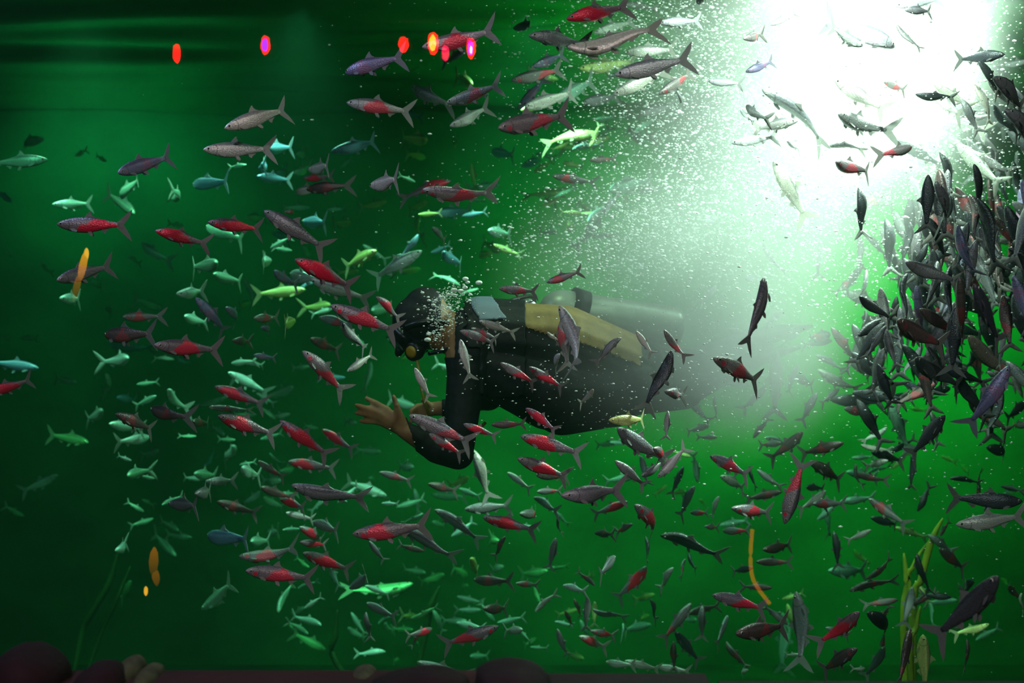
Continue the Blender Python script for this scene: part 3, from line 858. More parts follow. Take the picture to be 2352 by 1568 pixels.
1302 4953 1655 1227 4953 1530 -33 G
1741 6091 1824 1967 6091 1683 42 G
1234 5058 2149 1252 5058 1961 0 K
1381 5060 1723 1390 5060 1565 36 G
1857 6015 1721 1850 5958 1570 0 K
1745 5586 1920 1750 5586 1770 0 K
1463 4948 1921 1484 4948 1719 0 K
1401 4802 2020 1508 4882 1872 0 K
1472 5450 1666 1486 5450 1443 43 K
1836 6141 2238 1783 6141 2070 0 G
1492 5228 2015 1486 5228 1806 0 G
1591 5429 1809 1637 5553 1582 0 K
1859 5991 1568 1902 5991 1376 0 K
1418 5679 1887 1387 5622 1747 0 G
1445 5472 1996 1523 5561 1831 0 K
1664 6192 2169 1739 6152 1980 0 G
1643 5389 1549 1725 5389 1408 41 K
1836 5872 1555 1787 5774 1394 0 G
1580 5230 1757 1537 5152 1617 0 G
1568 6038 2085 1639 6038 1918 32 G
1595 5646 2003 1646 5773 1823 0 G
1504 6080 1932 1415 6080 1807 32 K
1482 6102 2060 1507 6102 1897 35 G
1505 5630 1630 1580 5754 1439 0 K
1486 5086 1949 1425 5086 1835 0 K
1309 5059 1792 1339 5059 1600 0 G
1418 5394 2067 1433 5349 1842 0 K
1604 5374 1762 1702 5374 1650 0 G
1597 5438 2561 1801 5438 2424 0 G
1471 5464 2373 1676 5464 2266 0 K
1557 5520 2657 1691 5479 2583 0 G
1655 5858 2766 1871 5858 2720 41 G
1429 5041 2475 1582 5041 2459 36 K
1681 5373 2345 1805 5220 2161 0 S
1836 5673 2459 1967 5744 2342 0 G
1888 5444 2431 2012 5395 2269 0 K
1562 4953 2446 1633 4953 2317 0 G
1828 5720 2414 1957 5767 2305 0 G
1519 5132 2530 1671 5132 2437 0 S
1579 5896 2335 1821 6011 2298 0 G
1692 5556 2684 1816 5556 2540 0 S
1621 4938 2573 1728 5003 2463 0 K
1946 6195 2661 2183 6195 2514 38 K
1930 5757 2393 2052 5875 2247 0 G
1695 5073 2530 1893 5140 2408 0 G
1960 5595 2602 2154 5744 2430 0 G
1658 5110 2530 1750 5110 2380 -34 S
2028 5727 2449 2165 5727 2237 39 K
1561 5190 2292 1642 5241 2113 0 K
1706 5380 2324 1904 5380 2225 0 G
1775 5248 2473 1897 5323 2353 0 K
1826 5792 2622 1961 5951 2394 0 K
1747 6064 2679 1982 6064 2652 0 G
1360 5689 1670 1466 5689 1466 0 K
1711 5861 1579 1803 5861 1417 38 K
1785 6281 1727 1930 6281 1467 40 K
2059 6343 1583 2093 6343 1390 45 D
1462 4875 1513 1642 4875 1450 36 K
1399 4797 1586 1481 4797 1466 -42 K
1817 6176 1299 1865 6189 1131 0 G
1472 6016 1632 1420 6016 1447 43 G
1445 6494 1337 1722 6494 1318 0 K
1551 6059 1458 1575 5961 1304 0 K
1269 4945 1523 1328 4945 1359 0 K
1824 6323 1709 2158 6489 1615 0 K
1762 5508 1621 1987 5664 1429 0 D
1916 5770 1439 1949 5770 1178 0 K
1308 4990 1668 1186 4990 1512 38 K
1497 4932 1689 1442 4833 1454 0 K
1598 5109 1485 1727 5168 1300 0 K
1751 5042 1530 1846 4923 1384 0 G
1401 5635 1725 1372 5587 1584 0 K
1320 5520 1401 1540 5520 1371 0 K
1269 5656 1656 1376 5656 1514 0 D
1900 5694 1480 2028 5694 1414 0 G
1463 6237 1548 1598 6151 1523 0 D
1165 4773 1751 1294 4841 1667 0 K
1501 5243 1546 1555 5243 1322 0 D
1747 5050 1638 1749 5113 1488 0 G
1865 5405 1417 1815 5405 1226 40 K
1491 5432 1589 1626 5432 1377 41 K
1303 4984 1576 1263 5048 1393 0 G
1606 5355 1454 1428 5355 1341 44 D
1400 5785 1366 1522 5785 1165 0 K
1252 5255 1559 1441 5255 1408 32 K
1809 5638 1380 2004 5738 1218 0 D
1221 5031 1619 1370 5129 1702 0 K
1582 5134 1677 1613 5134 1536 0 K
1833 7678 972 1961 7678 978 0 E
1936 6833 452 2001 6791 342 0 Y
811 6557 345 971 6643 373 0 D
2026 6552 422 1873 6552 434 0 K
1702 6624 291 1759 6576 390 0 D
1974 6573 699 2041 6627 769 0 D
372 6600 357 539 6600 310 43 G
1729 6610 239 1711 6590 135 0 D
421 7262 274 422 7262 137 0 Y
1658 6572 786 1827 6628 737 0 K
1115 6579 1152 1198 6621 1254 0 D
924 7084 898 905 7084 1067 0 E
1849 6626 374 1972 6574 440 0 D
2847 8535 593 2980 8496 722 0 E
1579 8322 92 1703 8265 140 0 Y
1579 8171 93 1647 8171 -98 0 Y
548 7019 211 541 6956 113 0 E
1792 8243 662 1878 8243 459 -45 E
953 7562 987 839 7562 1022 35 Y
814 8338 -59 601 8203 -65 0 E
2495 7968 151 2294 7968 136 0 E
2159 8026 552 2356 8026 487 38 Y
1281 6600 286 1160 6600 381 0 G
2402 9000 793 2519 9000 907 0 Y
2074 8302 831 2219 8302 887 44 E
2139 6600 843 2192 6600 1016 44 D
595 6600 1072 634 6600 926 0 G
2512 7886 749 2643 7886 686 0 T
1000 6656 197 1082 6544 84 0 D
668 7632 880 497 7723 838 0 E
1480 6902 732 1597 6902 825 0 E
1922 6575 706 2071 6625 611 0 G
1644 6600 495 1787 6600 589 34 D
1776 7557 907 1975 7666 867 0 E
2274 7775 187 2288 7680 45 0 E
1260 8635 483 1434 8530 531 0 T
1450 6574 278 1585 6626 222 0 G
2666 8179 -119 2810 8179 -36 0 E
1257 7084 1122 1413 7084 1075 33 E
384 6574 471 302 6626 536 0 D
1752 6600 1082 1879 6600 1158 0 K
594 8655 987 717 8618 982 0 T
1640 7119 799 1830 7119 819 0 E
1882 6600 811 1950 6600 945 0 K
1433 6572 883 1468 6628 783 0 D
130 8384 151 175 8384 38 0 N
240 7972 31 350 7972 7 0 T
-289 7385 140 -131 7291 126 0 T
394 8242 -12 458 8242 -140 0 E
-408 6600 628 -540 6600 656 0 D
-1005 8872 -88 -906 8838 -234 0 T
18 7464 630 150 7464 624 0 T
-960 7825 711 -837 7825 815 0 T
29 7205 141 102 7171 82 0 E
-924 9278 613 -804 9278 561 40 E
205 8765 203 359 8765 208 40 N
101 7870 -91 209 7870 -102 0 E
-1368 8337 709 -1252 8414 696 0 E
-690 8473 610 -507 8473 663 0 E
287 6600 407 332 6600 315 -32 D
-1222 7562 597 -1118 7625 598 0 E
-473 8516 -8 -399 8597 -177 0 E
-785 7591 297 -642 7591 246 0 T
-1227 8617 231 -1328 8683 284 0 N
-1139 8994 637 -1297 8994 518 41 T
228 8040 642 332 8040 564 44 E
-819 8693 -126 -696 8693 -52 38 E
-917 7058 503 -849 7058 367 0 E
-343 8049 495 -206 8049 588 0 T
-466 7464 699 -576 7464 637 -39 E
-706 7956 -135 -889 7956 -143 40 T
-1088 8126 -22 -1277 8223 20 0 T
-505 7093 219 -357 7093 275 35 N
-566 7182 630 -659 7182 625 36 T
-1267 8409 140 -1136 8409 194 36 E
-104 8670 -110 -196 8650 18 0 E
-1435 9093 -193 -1353 9093 -299 41 N
-420 6600 252 -477 6600 179 44 D
-273 7319 843 -155 7237 806 0 E
-80 7650 87 80 7691 109 0 E
-1067 7300 229 -972 7319 292 0 T
-812 7010 807 -931 7079 864 0 E
243 6594 355 287 6606 272 0 D
-666 7252 775 -573 7254 773 0 T
-1215 8496 -148 -1349 8580 -79 0 E
-863 8209 2158 -709 8209 2058 0 E
-1012 8646 1380 -1187 8646 1382 0 B
-266 7337 1887 -412 7337 1969 43 E
-478 7277 2148 -564 7225 2018 0 B
-1314 8493 2282 -1413 8420 2283 0 Y
-321 7564 1481 -163 7658 1446 0 E
-498 7536 2271 -368 7553 2281 0 Y
-1670 9206 2673 -1533 9206 2680 39 E
-201 9036 1432 -298 9036 1389 39 T
-178 7660 1883 -283 7660 1859 41 E
-820 7699 1729 -916 7699 1768 0 E
-844 8256 1563 -906 8256 1631 33 E
-102 7602 2117 53 7639 2056 0 Y
-251 8394 2430 -156 8394 2437 37 E
-1002 7968 1785 -1130 7950 1747 0 T
-492 7245 2410 -575 7192 2442 0 E
-272 8006 1423 -439 7894 1483 0 T
-1248 7344 2081 -1135 7344 2142 0 E
-269 7674 2276 -131 7674 2300 0 B
-929 7876 1921 -1036 7876 1979 45 Y
-1041 7745 1940 -1191 7745 1887 41 B
-254 7007 1546 -99 7111 1559 0 E
-1259 8856 1444 -1400 8942 1430 0 E
-461 8061 2101 -336 8023 2146 0 B
-1371 7343 2512 -1474 7366 2501 0 E
-1210 7826 2099 -1318 7753 2111 0 E
353 7221 2250 238 7221 2257 0 Y
731 8321 2471 912 8204 2501 0 E
372 7721 2294 496 7692 2286 0 Y
750 7613 2444 645 7613 2471 45 Y
564 8538 3175 703 8538 3230 35 E
387 7335 2213 537 7459 2340 0 T
451 7981 2941 609 7981 2971 36 T
322 7634 2629 497 7634 2669 45 T
532 7749 2714 416 7671 2653 0 Y
316 7864 2701 215 7894 2656 0 Y
443 7575 2781 555 7640 2804 0 E
473 8350 2211 637 8350 2232 32 E
401 7340 2604 461 7340 2727 -32 Y
250 7648 3007 68 7692 3062 0 Y
632 7400 2679 754 7365 2774 0 E
168 7484 2777 274 7484 2766 44 Y
43 7280 2780 188 7357 2835 0 Y
239 8010 2408 367 8010 2480 -34 E
132 8069 2667 253 8069 2638 0 E
287 8110 2618 407 8061 2591 0 Y
176 8389 2398 319 8389 2458 -45 Y
647 8610 2960 786 8610 2969 42 E
-1474 7789 1493 -1352 7848 1465 0 T
-1658 9198 1122 -1792 9111 1134 0 E
-1885 7546 1312 -2021 7597 1251 0 E
-1638 9099 1271 -1509 9099 1195 0 T
-1514 7896 914 -1421 7855 934 0 E
-2190 8295 1349 -2062 8328 1364 0 E
-1756 9072 1397 -1818 9072 1279 39 T
-1556 8790 994 -1422 8850 1033 0 E
-1872 7601 724 -1773 7692 772 0 E
-2120 8194 618 -2210 8146 685 0 E
-1471 7442 1484 -1332 7361 1499 0 T
-1855 7387 887 -1948 7387 906 0 E
-1994 8595 1604 -1890 8650 1520 0 E
-1955 7307 987 -2037 7307 1016 0 T
-1659 8531 1009 -1780 8584 1010 0 E
-2175 8630 526 -2302 8544 486 0 E
-1967 7371 1194 -2048 7371 1203 0 E
-1792 8078 1061 -1900 8078 1064 42 E
-1529 9200 1095 -1649 9200 1203 40 E
-1827 8408 785 -1958 8479 790 0 T
-1525 8931 900 -1446 8931 815 44 E
-2066 8707 1490 -2209 8707 1514 36 T"""
TINT = {'G': (.30, .28, .30, 0), 'S': (.66, .64, .58, 0), 'V': (.27, .24, .42, .1), 'D': (.15, .095, .095, .16), 'K': (.065, .068, .078, 0), 'W': (.66, .65, .68, 0),  # dark and white tints hold silhouette shade and glow; alpha: painted red light
        'T': (.55, .76, .70, 0), 'B': (.20, .38, .56, 0), 'E': (.30, .58, .42, 0), 'Y': (.66, .72, .24, 0), 'N': (.25, .80, .32, 0), 'R': (.31, .24, .27, .62),  # teal tints hold the water's colour cast on far fish
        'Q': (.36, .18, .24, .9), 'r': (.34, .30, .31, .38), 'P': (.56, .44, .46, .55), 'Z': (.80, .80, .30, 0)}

XS = [0, .015, .05, .11, .19, .29, .40, .52, .63, .72, .79, .83]
TP = [.002, .020, .042, .064, .085, .100, .103, .088, .064, .045, .036, .034]
BT = [.002, .018, .042, .066, .090, .108, .110, .090, .062, .042, .033, .032]
WD = [.002, .017, .033, .045, .053, .056, .053, .043, .030, .019, .012, .006]
NS = 12
def body_geo():
    v = []; f = []
    for x, t, b_, w_ in zip(XS, TP, BT, WD):
        for k in range(NS):
            a = 2*math.pi*k/NS; c, s = math.cos(a), math.sin(a)
            v.append((x-.5, w_*math.copysign(abs(c)**.85, c), (t if s > 0 else b_)*s+.004))
    n = len(XS)
    for i in range(n-1):
        for k in range(NS): f.append((i*NS+k, (i+1)*NS+k, (i+1)*NS+(k+1) % NS, i*NS+(k+1) % NS))
    f.append(tuple(range(NS))); f.append(tuple(reversed(range((n-1)*NS, n*NS))))
    return v, f
def fin_geo(outline, th, yoff=0., lean=0.):
    "a thin two-faced fin: outline (x from nose, z); lean pushes the outer points sideways"
    zc = outline[0][1]; n = len(outline); v = []; f = []
    for s in (-1, 1):
        for i, (x, z) in enumerate(outline):
            k = abs(z-zc)
            v.append((x-.5, yoff+lean*k+s*th*(1 if k < .02 else .35), z))
    cx = sum(p[0] for p in outline)/n
    f.append(tuple(reversed(range(n)))); f.append(tuple(range(n, 2*n)))
    for i in range(n): f.append((i, (i+1) % n, n+(i+1) % n, n+i))
    return v, f
def tail_geo():
    up = [(.80, .0), (.80, .034), (.835, .066), (.885, .112), (.945, .165), (1.0, .205), (.972, .130), (.938, .070), (.905, .028), (.89, .0)]
    n = len(up); v = []; f = []
    for s in (-1, 1):
        for sg in (1, -1):
            for x, z in up: v.append((x-.5, s*(.007 if x < .82 else .0025), sg*z*(1 if sg > 0 else 1.06)+.002))
    def strip(o, rev):
        out = []
        for q in ((0, 1, 2, 8), (0, 8, 9), (2, 3, 7, 8), (3, 4, 6, 7), (4, 5, 6)):
            q = tuple(o+i for i in q); out.append(tuple(reversed(q)) if rev else q)
        return out
    for o, rev in ((0, True), (n, False), (2*n, False), (3*n, True)): f += strip(o, rev)
    for sg in (0, 1):
        for i in range(n-1):
            a, b_, c, d = sg*n+i, sg*n+i+1, 2*n+sg*n+i+1, 2*n+sg*n+i
            f.append((a, b_, c, d) if sg == 0 else (d, c, b_, a))
    return v, f
def eye_geo(side):
    v = []; f = []; m = []; n = 8
    cx, cy_, cz = .068-.5, side*.033, .014
    for j, (h, rr) in enumerate(((0., .0195), (.005, .0185), (.0075, .0115), (.0095, .0105), (.0105, .004))):
        for k in range(n):
            a = 2*math.pi*k/n; v.append((cx+rr*math.cos(a), cy_+side*h, cz+rr*math.sin(a)))
    for j in range(4):
        for k in range(n):
            q = (j*n+k, j*n+(k+1) % n, (j+1)*n+(k+1) % n, (j+1)*n+k); f.append(q if side < 0 else tuple(reversed(q))); m.append(0 if j < 2 else 1)
    q = tuple(range(4*n, 5*n)); f.append(q if side < 0 else tuple(reversed(q))); m.append(1)
    return v, f, m
PARTS = {
 'body': body_geo(), 'tail_fin': tail_geo(),
 'dorsal_fin': fin_geo([(.37, .098), (.395, .135), (.43, .172), (.452, .182), (.455, .150), (.475, .118), (.52, .092)], .006),
 'anal_fin': fin_geo([(.60, -.062), (.615, -.100), (.645, -.112), (.66, -.085), (.71, -.050)], .005),
}
for s in (-1, 1):
    PARTS['pelvic_fin%d' % s] = fin_geo([(.42, -.092), (.445, -.135), (.485, -.152), (.49, -.125), (.47, -.088)], .004, s*.02, s*.35)
    PARTS['pectoral_fin%d' % s] = fin_geo([(.19, -.055), (.225, -.085), (.285, -.100), (.295, -.080), (.245, -.050)], .004, s*.047, s*.55)

def bend(v, k, s=0.):
    out = []
    for x, y, z in v:
        u = x+.15
        out.append((x-.22*abs(k)*max(u, 0)**2*.6, y+k*(u*u if u > 0 else .25*u*u)+s*.05*math.sin(6.5*x), z))
    return out
BENDS = [(0, 0), (.22, .4), (-.22, -.4), (.65, 0), (-.65, 0), (.05, 1), (-.05, -1)]

def fish_mat(name, stuff):
    m, nt, b = mat(name)
    if stuff:
        ti = N(nt, 'ShaderNodeAttribute', attribute_name='tint'); col, al = ti.outputs['Color'], ti.outputs['Alpha']
        rnd = N(nt, 'ShaderNodeAttribute', attribute_name='seed').outputs['Fac']
    else:
        ti = N(nt, 'ShaderNodeObjectInfo'); col, al, rnd = ti.outputs['Color'], ti.outputs['Alpha'], ti.outputs['Random']
    pos = N(nt, 'ShaderNodeAttribute', attribute_name='bodypos')
    sp = N(nt, 'ShaderNodeSeparateXYZ'); nt.links.new(pos.outputs['Vector'], sp.inputs[0])
    def M(op, a, b_=None, c=None, clamp=False):
        n = N(nt, 'ShaderNodeMath', operation=op, use_clamp=clamp)
        for i, q in enumerate((a, b_, c)):
            if q is None: continue
            if isinstance(q, (int, float)): n.inputs[i].default_value = q
            else: nt.links.new(q, n.inputs[i])
        return n.outputs[0]
    def mixc(fac, a, b_, mode='MIX'):
        n = N(nt, 'ShaderNodeMix', data_type='RGBA', blend_type=mode)
        if isinstance(fac, (int, float)): n.inputs[0].default_value = fac
        else: nt.links.new(fac, n.inputs[0])
        for i, q in ((6, a), (7, b_)):
            if isinstance(q, tuple): n.inputs[i].default_value = q
            else: nt.links.new(q, n.inputs[i])
        return n.outputs[2]
    # countershading: dark back, bright flank band, pale belly
    z = sp.outputs['Z']
    ramp = N(nt, 'ShaderNodeValToRGB'); cr = ramp.color_ramp; cr.interpolation = 'EASE'
    cr.elements[0].position = 0; cr.elements[0].color = (1.25, 1.25, 1.2, 1); cr.elements[1].position = 1; cr.elements[1].color = (.45, .46, .5, 1)
    e = cr.elements.new(.5); e.color = (1.0, 1.0, 1.0, 1)
    e = cr.elements.new(.68); e.color = (1.25, 1.25, 1.25, 1)
    e = cr.elements.new(.8); e.color = (.6, .6, .65, 1)
    nt.links.new(M('MULTIPLY_ADD', z, 4.7, .5, True), ramp.inputs[0])
    base = mixc(1.0, col, ramp.outputs[0], 'MULTIPLY')
    # scales
    mp = N(nt, 'ShaderNodeMapping'); mp.inputs['Scale'].default_value = (48, 0, 62); nt.links.new(pos.outputs['Vector'], mp.inputs[0])
    vo = N(nt, 'ShaderNodeTexVoronoi'); vo.inputs['Scale'].default_value = 1.0; nt.links.new(mp.outputs[0], vo.inputs['Vector'])
    base = mixc(M('MULTIPLY', vo.outputs['Distance'], .35, None, True), base, (.02, .02, .025, 1))
    # gill cover edge and head
    x = sp.outputs['X']
    gx = M('SUBTRACT', x, M('MULTIPLY_ADD', M('MULTIPLY', z, z), -6., -.315))
    gill = M('MULTIPLY', M('SUBTRACT', 1., M('MULTIPLY', M('ABSOLUTE', gx), 90.), None, True), .6)
    base = mixc(gill, base, (.03, .025, .025, 1))
    # red lamp light painted on the flank, its place differing from fish to fish
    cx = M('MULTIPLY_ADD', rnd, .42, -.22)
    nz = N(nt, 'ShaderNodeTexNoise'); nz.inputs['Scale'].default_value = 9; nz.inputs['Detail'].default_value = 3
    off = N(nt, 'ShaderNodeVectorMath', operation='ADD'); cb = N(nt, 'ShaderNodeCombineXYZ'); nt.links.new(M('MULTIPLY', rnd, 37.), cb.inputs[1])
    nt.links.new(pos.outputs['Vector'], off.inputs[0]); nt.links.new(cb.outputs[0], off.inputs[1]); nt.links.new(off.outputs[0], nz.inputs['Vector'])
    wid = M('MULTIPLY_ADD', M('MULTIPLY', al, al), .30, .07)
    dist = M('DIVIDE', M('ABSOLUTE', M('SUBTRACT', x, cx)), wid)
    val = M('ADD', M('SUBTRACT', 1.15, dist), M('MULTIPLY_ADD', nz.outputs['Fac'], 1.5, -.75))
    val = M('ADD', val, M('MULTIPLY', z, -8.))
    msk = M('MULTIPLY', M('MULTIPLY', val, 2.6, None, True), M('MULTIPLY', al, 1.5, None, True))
    # a second small painted spot of red light at the gill
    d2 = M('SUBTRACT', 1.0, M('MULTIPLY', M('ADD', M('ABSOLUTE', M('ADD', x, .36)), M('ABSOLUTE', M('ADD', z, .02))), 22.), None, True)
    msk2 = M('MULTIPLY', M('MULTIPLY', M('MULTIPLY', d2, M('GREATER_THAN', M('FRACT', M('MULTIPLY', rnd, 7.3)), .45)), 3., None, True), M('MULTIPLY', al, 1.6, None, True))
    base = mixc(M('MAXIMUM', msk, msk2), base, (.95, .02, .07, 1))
    nt.links.new(base, b.inputs['Base Color'])
    b.inputs['Metallic'].default_value = .25; b.inputs['Roughness'].default_value = .38; b.inputs['Specular IOR Level'].default_value = .6
    bp = N(nt, 'ShaderNodeBump'); bp.inputs['Strength'].default_value = .35; bp.inputs['Distance'].default_value = .003
    nt.links.new(vo.outputs['Distance'], bp.inputs['Height']); nt.links.new(bp.outputs[0], b.inputs['Normal'])
    return m
def fin_mat(name, stuff):
    m, nt, b = mat(name)
    if stuff: col = N(nt, 'ShaderNodeAttribute', attribute_name='tint').outputs['Color']
    else: col = N(nt, 'ShaderNodeObjectInfo').outputs['Color']
    n = N(nt, 'ShaderNodeMix', data_type='RGBA', blend_type='MIX'); n.inputs[0].default_value = .5; n.inputs[7].default_value = (.46, .46, .42, 1)
    nt.links.new(col, n.inputs[6])
    pos = N(nt, 'ShaderNodeAttribute', attribute_name='bodypos')
    wv = N(nt, 'ShaderNodeTexWave'); wv.inputs['Scale'].default_value = 28; wv.bands_direction = 'Z'; nt.links.new(pos.outputs['Vector'], wv.inputs['Vector'])
    n2 = N(nt, 'ShaderNodeMix', data_type='RGBA', blend_type='MULTIPLY'); n2.inputs[0].default_value = .35
    nt.links.new(n.outputs[2], n2.inputs[6]); nt.links.new(wv.outputs['Color'], n2.inputs[7])
    nt.links.new(n2.outputs[2], b.inputs['Base Color']); b.inputs['Roughness'].default_value = .5
    tr = N(nt, 'ShaderNodeBsdfTranslucent'); nt.links.new(n.outputs[2], tr.inputs[0])
    mxs = N(nt, 'ShaderNodeMixShader'); mxs.inputs[0].default_value = .45
    nt.links.new(b.outputs[0], mxs.inputs[1]); nt.links.new(tr.outputs[0], mxs.inputs[2])
    nt.links.new(mxs.outputs[0], nt.nodes['Material Output'].inputs['Surface'])
    return m
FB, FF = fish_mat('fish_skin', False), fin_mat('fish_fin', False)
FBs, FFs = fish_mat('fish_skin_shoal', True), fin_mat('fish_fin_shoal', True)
IRIS = plain('fish_iris', (.62, .58, .48), .25, .3); PUPIL = plain('fish_pupil', (.008, .008, .01), .12)

def fish_part_mesh(key, bi):
    k, s = BENDS[bi]
    if key.startswith('eye'):
        v, f, mi = eye_geo(int(key[3:]))
        me = mesh('eye', bend(v, k, s), f); me.materials.append(IRIS); me.materials.append(PUPIL)
        for p, q in zip(me.polygons, mi): p.material_index = q
        return me
    v, f = PARTS[key]
    me = mesh(key.rstrip('-1'), bend(v, k, s), f, key == 'body')
    me.materials.append(FB if key == 'body' else FF)
    a = me.attributes.new('bodypos', 'FLOAT_VECTOR', 'POINT'); a.data.foreach_set('vector', np.array(v, dtype=np.float32).ravel())
    return me
KEYS_BIG = ['tail_fin', 'dorsal_fin', 'anal_fin', 'pelvic_fin-1', 'pelvic_fin1', 'pectoral_fin-1', 'pectoral_fin1', 'eye-1', 'eye1']
LIB = [{k: fish_part_mesh(k, bi) for k in ['body']+KEYS_BIG} for bi in range(len(BENDS))]

FISH = []  # one upright pale teal fish at lower right stands in for a tube
for i, ln in enumerate(ROWS.split('\n')):
    q = ln.split(); nose = Vector([int(t)/1000 for t in q[:3]]); tail = Vector([int(t)/1000 for t in q[3:6]]); c = q[7]
    ax = tail-nose; L = ax.length; ax.normalize()
    upw = Vector((0, 0, 1)); up = upw-ax*upw.dot(ax)
    if up.length < .35:
        side = Vector((1 if (i*7919) % 3 else -1, -.35, .15)); up = side-ax*side.dot(ax)
    up.normalize(); y = up.cross(ax).normalized()
    R = Matrix((ax, y, up)).transposed()
    R = R@Matrix.Rotation(math.radians(int(q[6])), 3, 'X')
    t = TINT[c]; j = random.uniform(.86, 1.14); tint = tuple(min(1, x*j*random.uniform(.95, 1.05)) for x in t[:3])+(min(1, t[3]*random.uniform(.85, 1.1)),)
    bi = random.choice([0, 1, 2, 5, 6]) if random.random() < .82 else random.choice([3, 4])
    px = lambda p: (1176+p.x*F/p.y, 784-(p.z-CAMZ)*F/p.y)
    n2, t2 = px(nose), px(tail)
    FISH.append(dict(M=Matrix.Translation((nose+tail)/2)@(R*L).to_4x4(), tint=tint, b=bi, c=c, n=n2, t=t2, l=math.dist(n2, t2), mid=((n2[0]+t2[0])/2, (n2[1]+t2[1])/2)))

# labels: look, size and heading, then how near it is to something one can find
LOOK = {'G': 'grey', 'S': 'silvery', 'V': 'violet-grey', 'D': 'dark brownish-red', 'K': 'dark charcoal', 'W': 'white-lit pale', 'T': 'pale teal', 'B': 'bluish teal', 'E': 'dim dark green',
        'Y': 'yellow-green', 'N': 'bright green', 'R': 'red-flanked', 'Q': 'vivid red', 'r': 'grey red-glinting', 'P': 'silvery pink-lit', 'Z': 'glowing yellow'}
MARKS = [("the diver's hood", 955, 715), ("the diver's spread hand", 868, 955), ("the diver's elbow", 1035, 1050), ("the steel air cylinder", 1330, 700), ("the diver's hip", 1300, 1000),
         ("the lone red lamp reflection", 406, 122), ("the violet lamp reflection", 610, 103), ("the orange-cored lamp reflection", 995, 98), ("the upper orange glow", 185, 620),
         ("the lower orange glow", 345, 1310), ("the thin orange streak", 1742, 1320), ("the white glare", 1880, 60), ("the top right corner", 2352, 0), ("the bottom right corner", 2352, 1568),
         ("the bottom left corner", 0, 1568), ("the top left corner", 0, 0), ("the black slab", 1360, 1560), ("the yellow-green plant", 2135, 1330), ("the straight red ledge", 580, 1540)]
RANK = ['nearest', 'second nearest', 'third nearest', 'fourth nearest', 'fifth nearest', 'sixth nearest', 'seventh nearest', 'eighth nearest', 'ninth nearest', 'tenth nearest']
DIRS = ['swimming right', 'nose down to the right', 'nose down', 'nose down to the left', 'swimming left', 'nose up to the left', 'nose up', 'nose up to the right']
classes = {}
for i, fi in enumerate(FISH[:300]):
    a = math.degrees(math.atan2(fi['n'][1]-fi['t'][1], fi['n'][0]-fi['t'][0])) % 360
    sz = 'big' if fi['l'] > 135 else 'mid-sized' if fi['l'] > 80 else 'small'
    fi['cls'] = f"{sz} {LOOK[fi['c']]} fish {DIRS[int((a+22.5)//45) % 8]}"
    classes.setdefault(fi['cls'], []).append(i)
for cls, ids in classes.items():
    best = {}
    for mk, mx_, my_ in MARKS:
        for r, i in enumerate(sorted(ids, key=lambda i: math.dist(FISH[i]['mid'], (mx_, my_)))):
            key = (r, math.dist(FISH[i]['mid'], (mx_, my_)))
            if i not in best or key < best[i][0]: best[i] = (key, mk)
    for i in ids:
        (r, _), mk = best[i]
        FISH[i]['label'] = f"{cls}, {RANK[r]}{'' if r == 0 else ' such'} to {mk}"

for i, fi in enumerate(FISH[:300]):
    lib = LIB[fi['b']]
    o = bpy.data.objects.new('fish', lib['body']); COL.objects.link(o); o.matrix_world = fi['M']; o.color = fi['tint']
    tag(o, fi['label'], 'fish', 'shoal of fish in the green tank')
    keys = KEYS_BIG if fi['l'] > 92 else ['tail_fin', 'dorsal_fin', 'anal_fin', 'eye-1', 'eye1']
    for k in keys:
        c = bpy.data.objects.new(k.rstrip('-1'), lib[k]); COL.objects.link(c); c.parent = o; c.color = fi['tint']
# the rest of the shoal, small and far or hidden behind the others: one object
VV = []; FFc = []; MI = []; TI = []; BP = []; SD = []; base = 0
for fi in FISH[300:]:
    k, s = BENDS[fi['b']]; sd = random.random()
    for key in ('body', 'tail_fin', 'dorsal_fin', 'anal_fin'):
        v, f = PARTS[key]; vb = np.array(bend(v, k, s)); M4 = np.array(fi['M']); vw = vb@M4[:3, :3].T+M4[:3, 3]
        VV.append(vw); BP.append(np.array(v)); TI.append(np.tile(fi['tint'], (len(v), 1))); SD.append(np.full(len(v), sd))
        FFc += [tuple(base+q for q in fc) for fc in f]; MI += [0 if key == 'body' else 1]*len(f); base += len(v)
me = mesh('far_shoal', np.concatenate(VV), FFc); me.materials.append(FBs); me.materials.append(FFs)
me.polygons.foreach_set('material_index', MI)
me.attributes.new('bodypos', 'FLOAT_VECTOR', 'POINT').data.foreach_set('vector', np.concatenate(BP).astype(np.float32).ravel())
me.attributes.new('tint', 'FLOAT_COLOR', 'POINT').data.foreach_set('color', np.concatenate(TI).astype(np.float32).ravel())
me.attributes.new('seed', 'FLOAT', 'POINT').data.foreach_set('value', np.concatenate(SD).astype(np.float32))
tag(link('fish_shoal', me), 'small distant fish of the shoal crowding behind the nearer ones', 'fish', 'shoal of fish in the green tank', 'stuff')

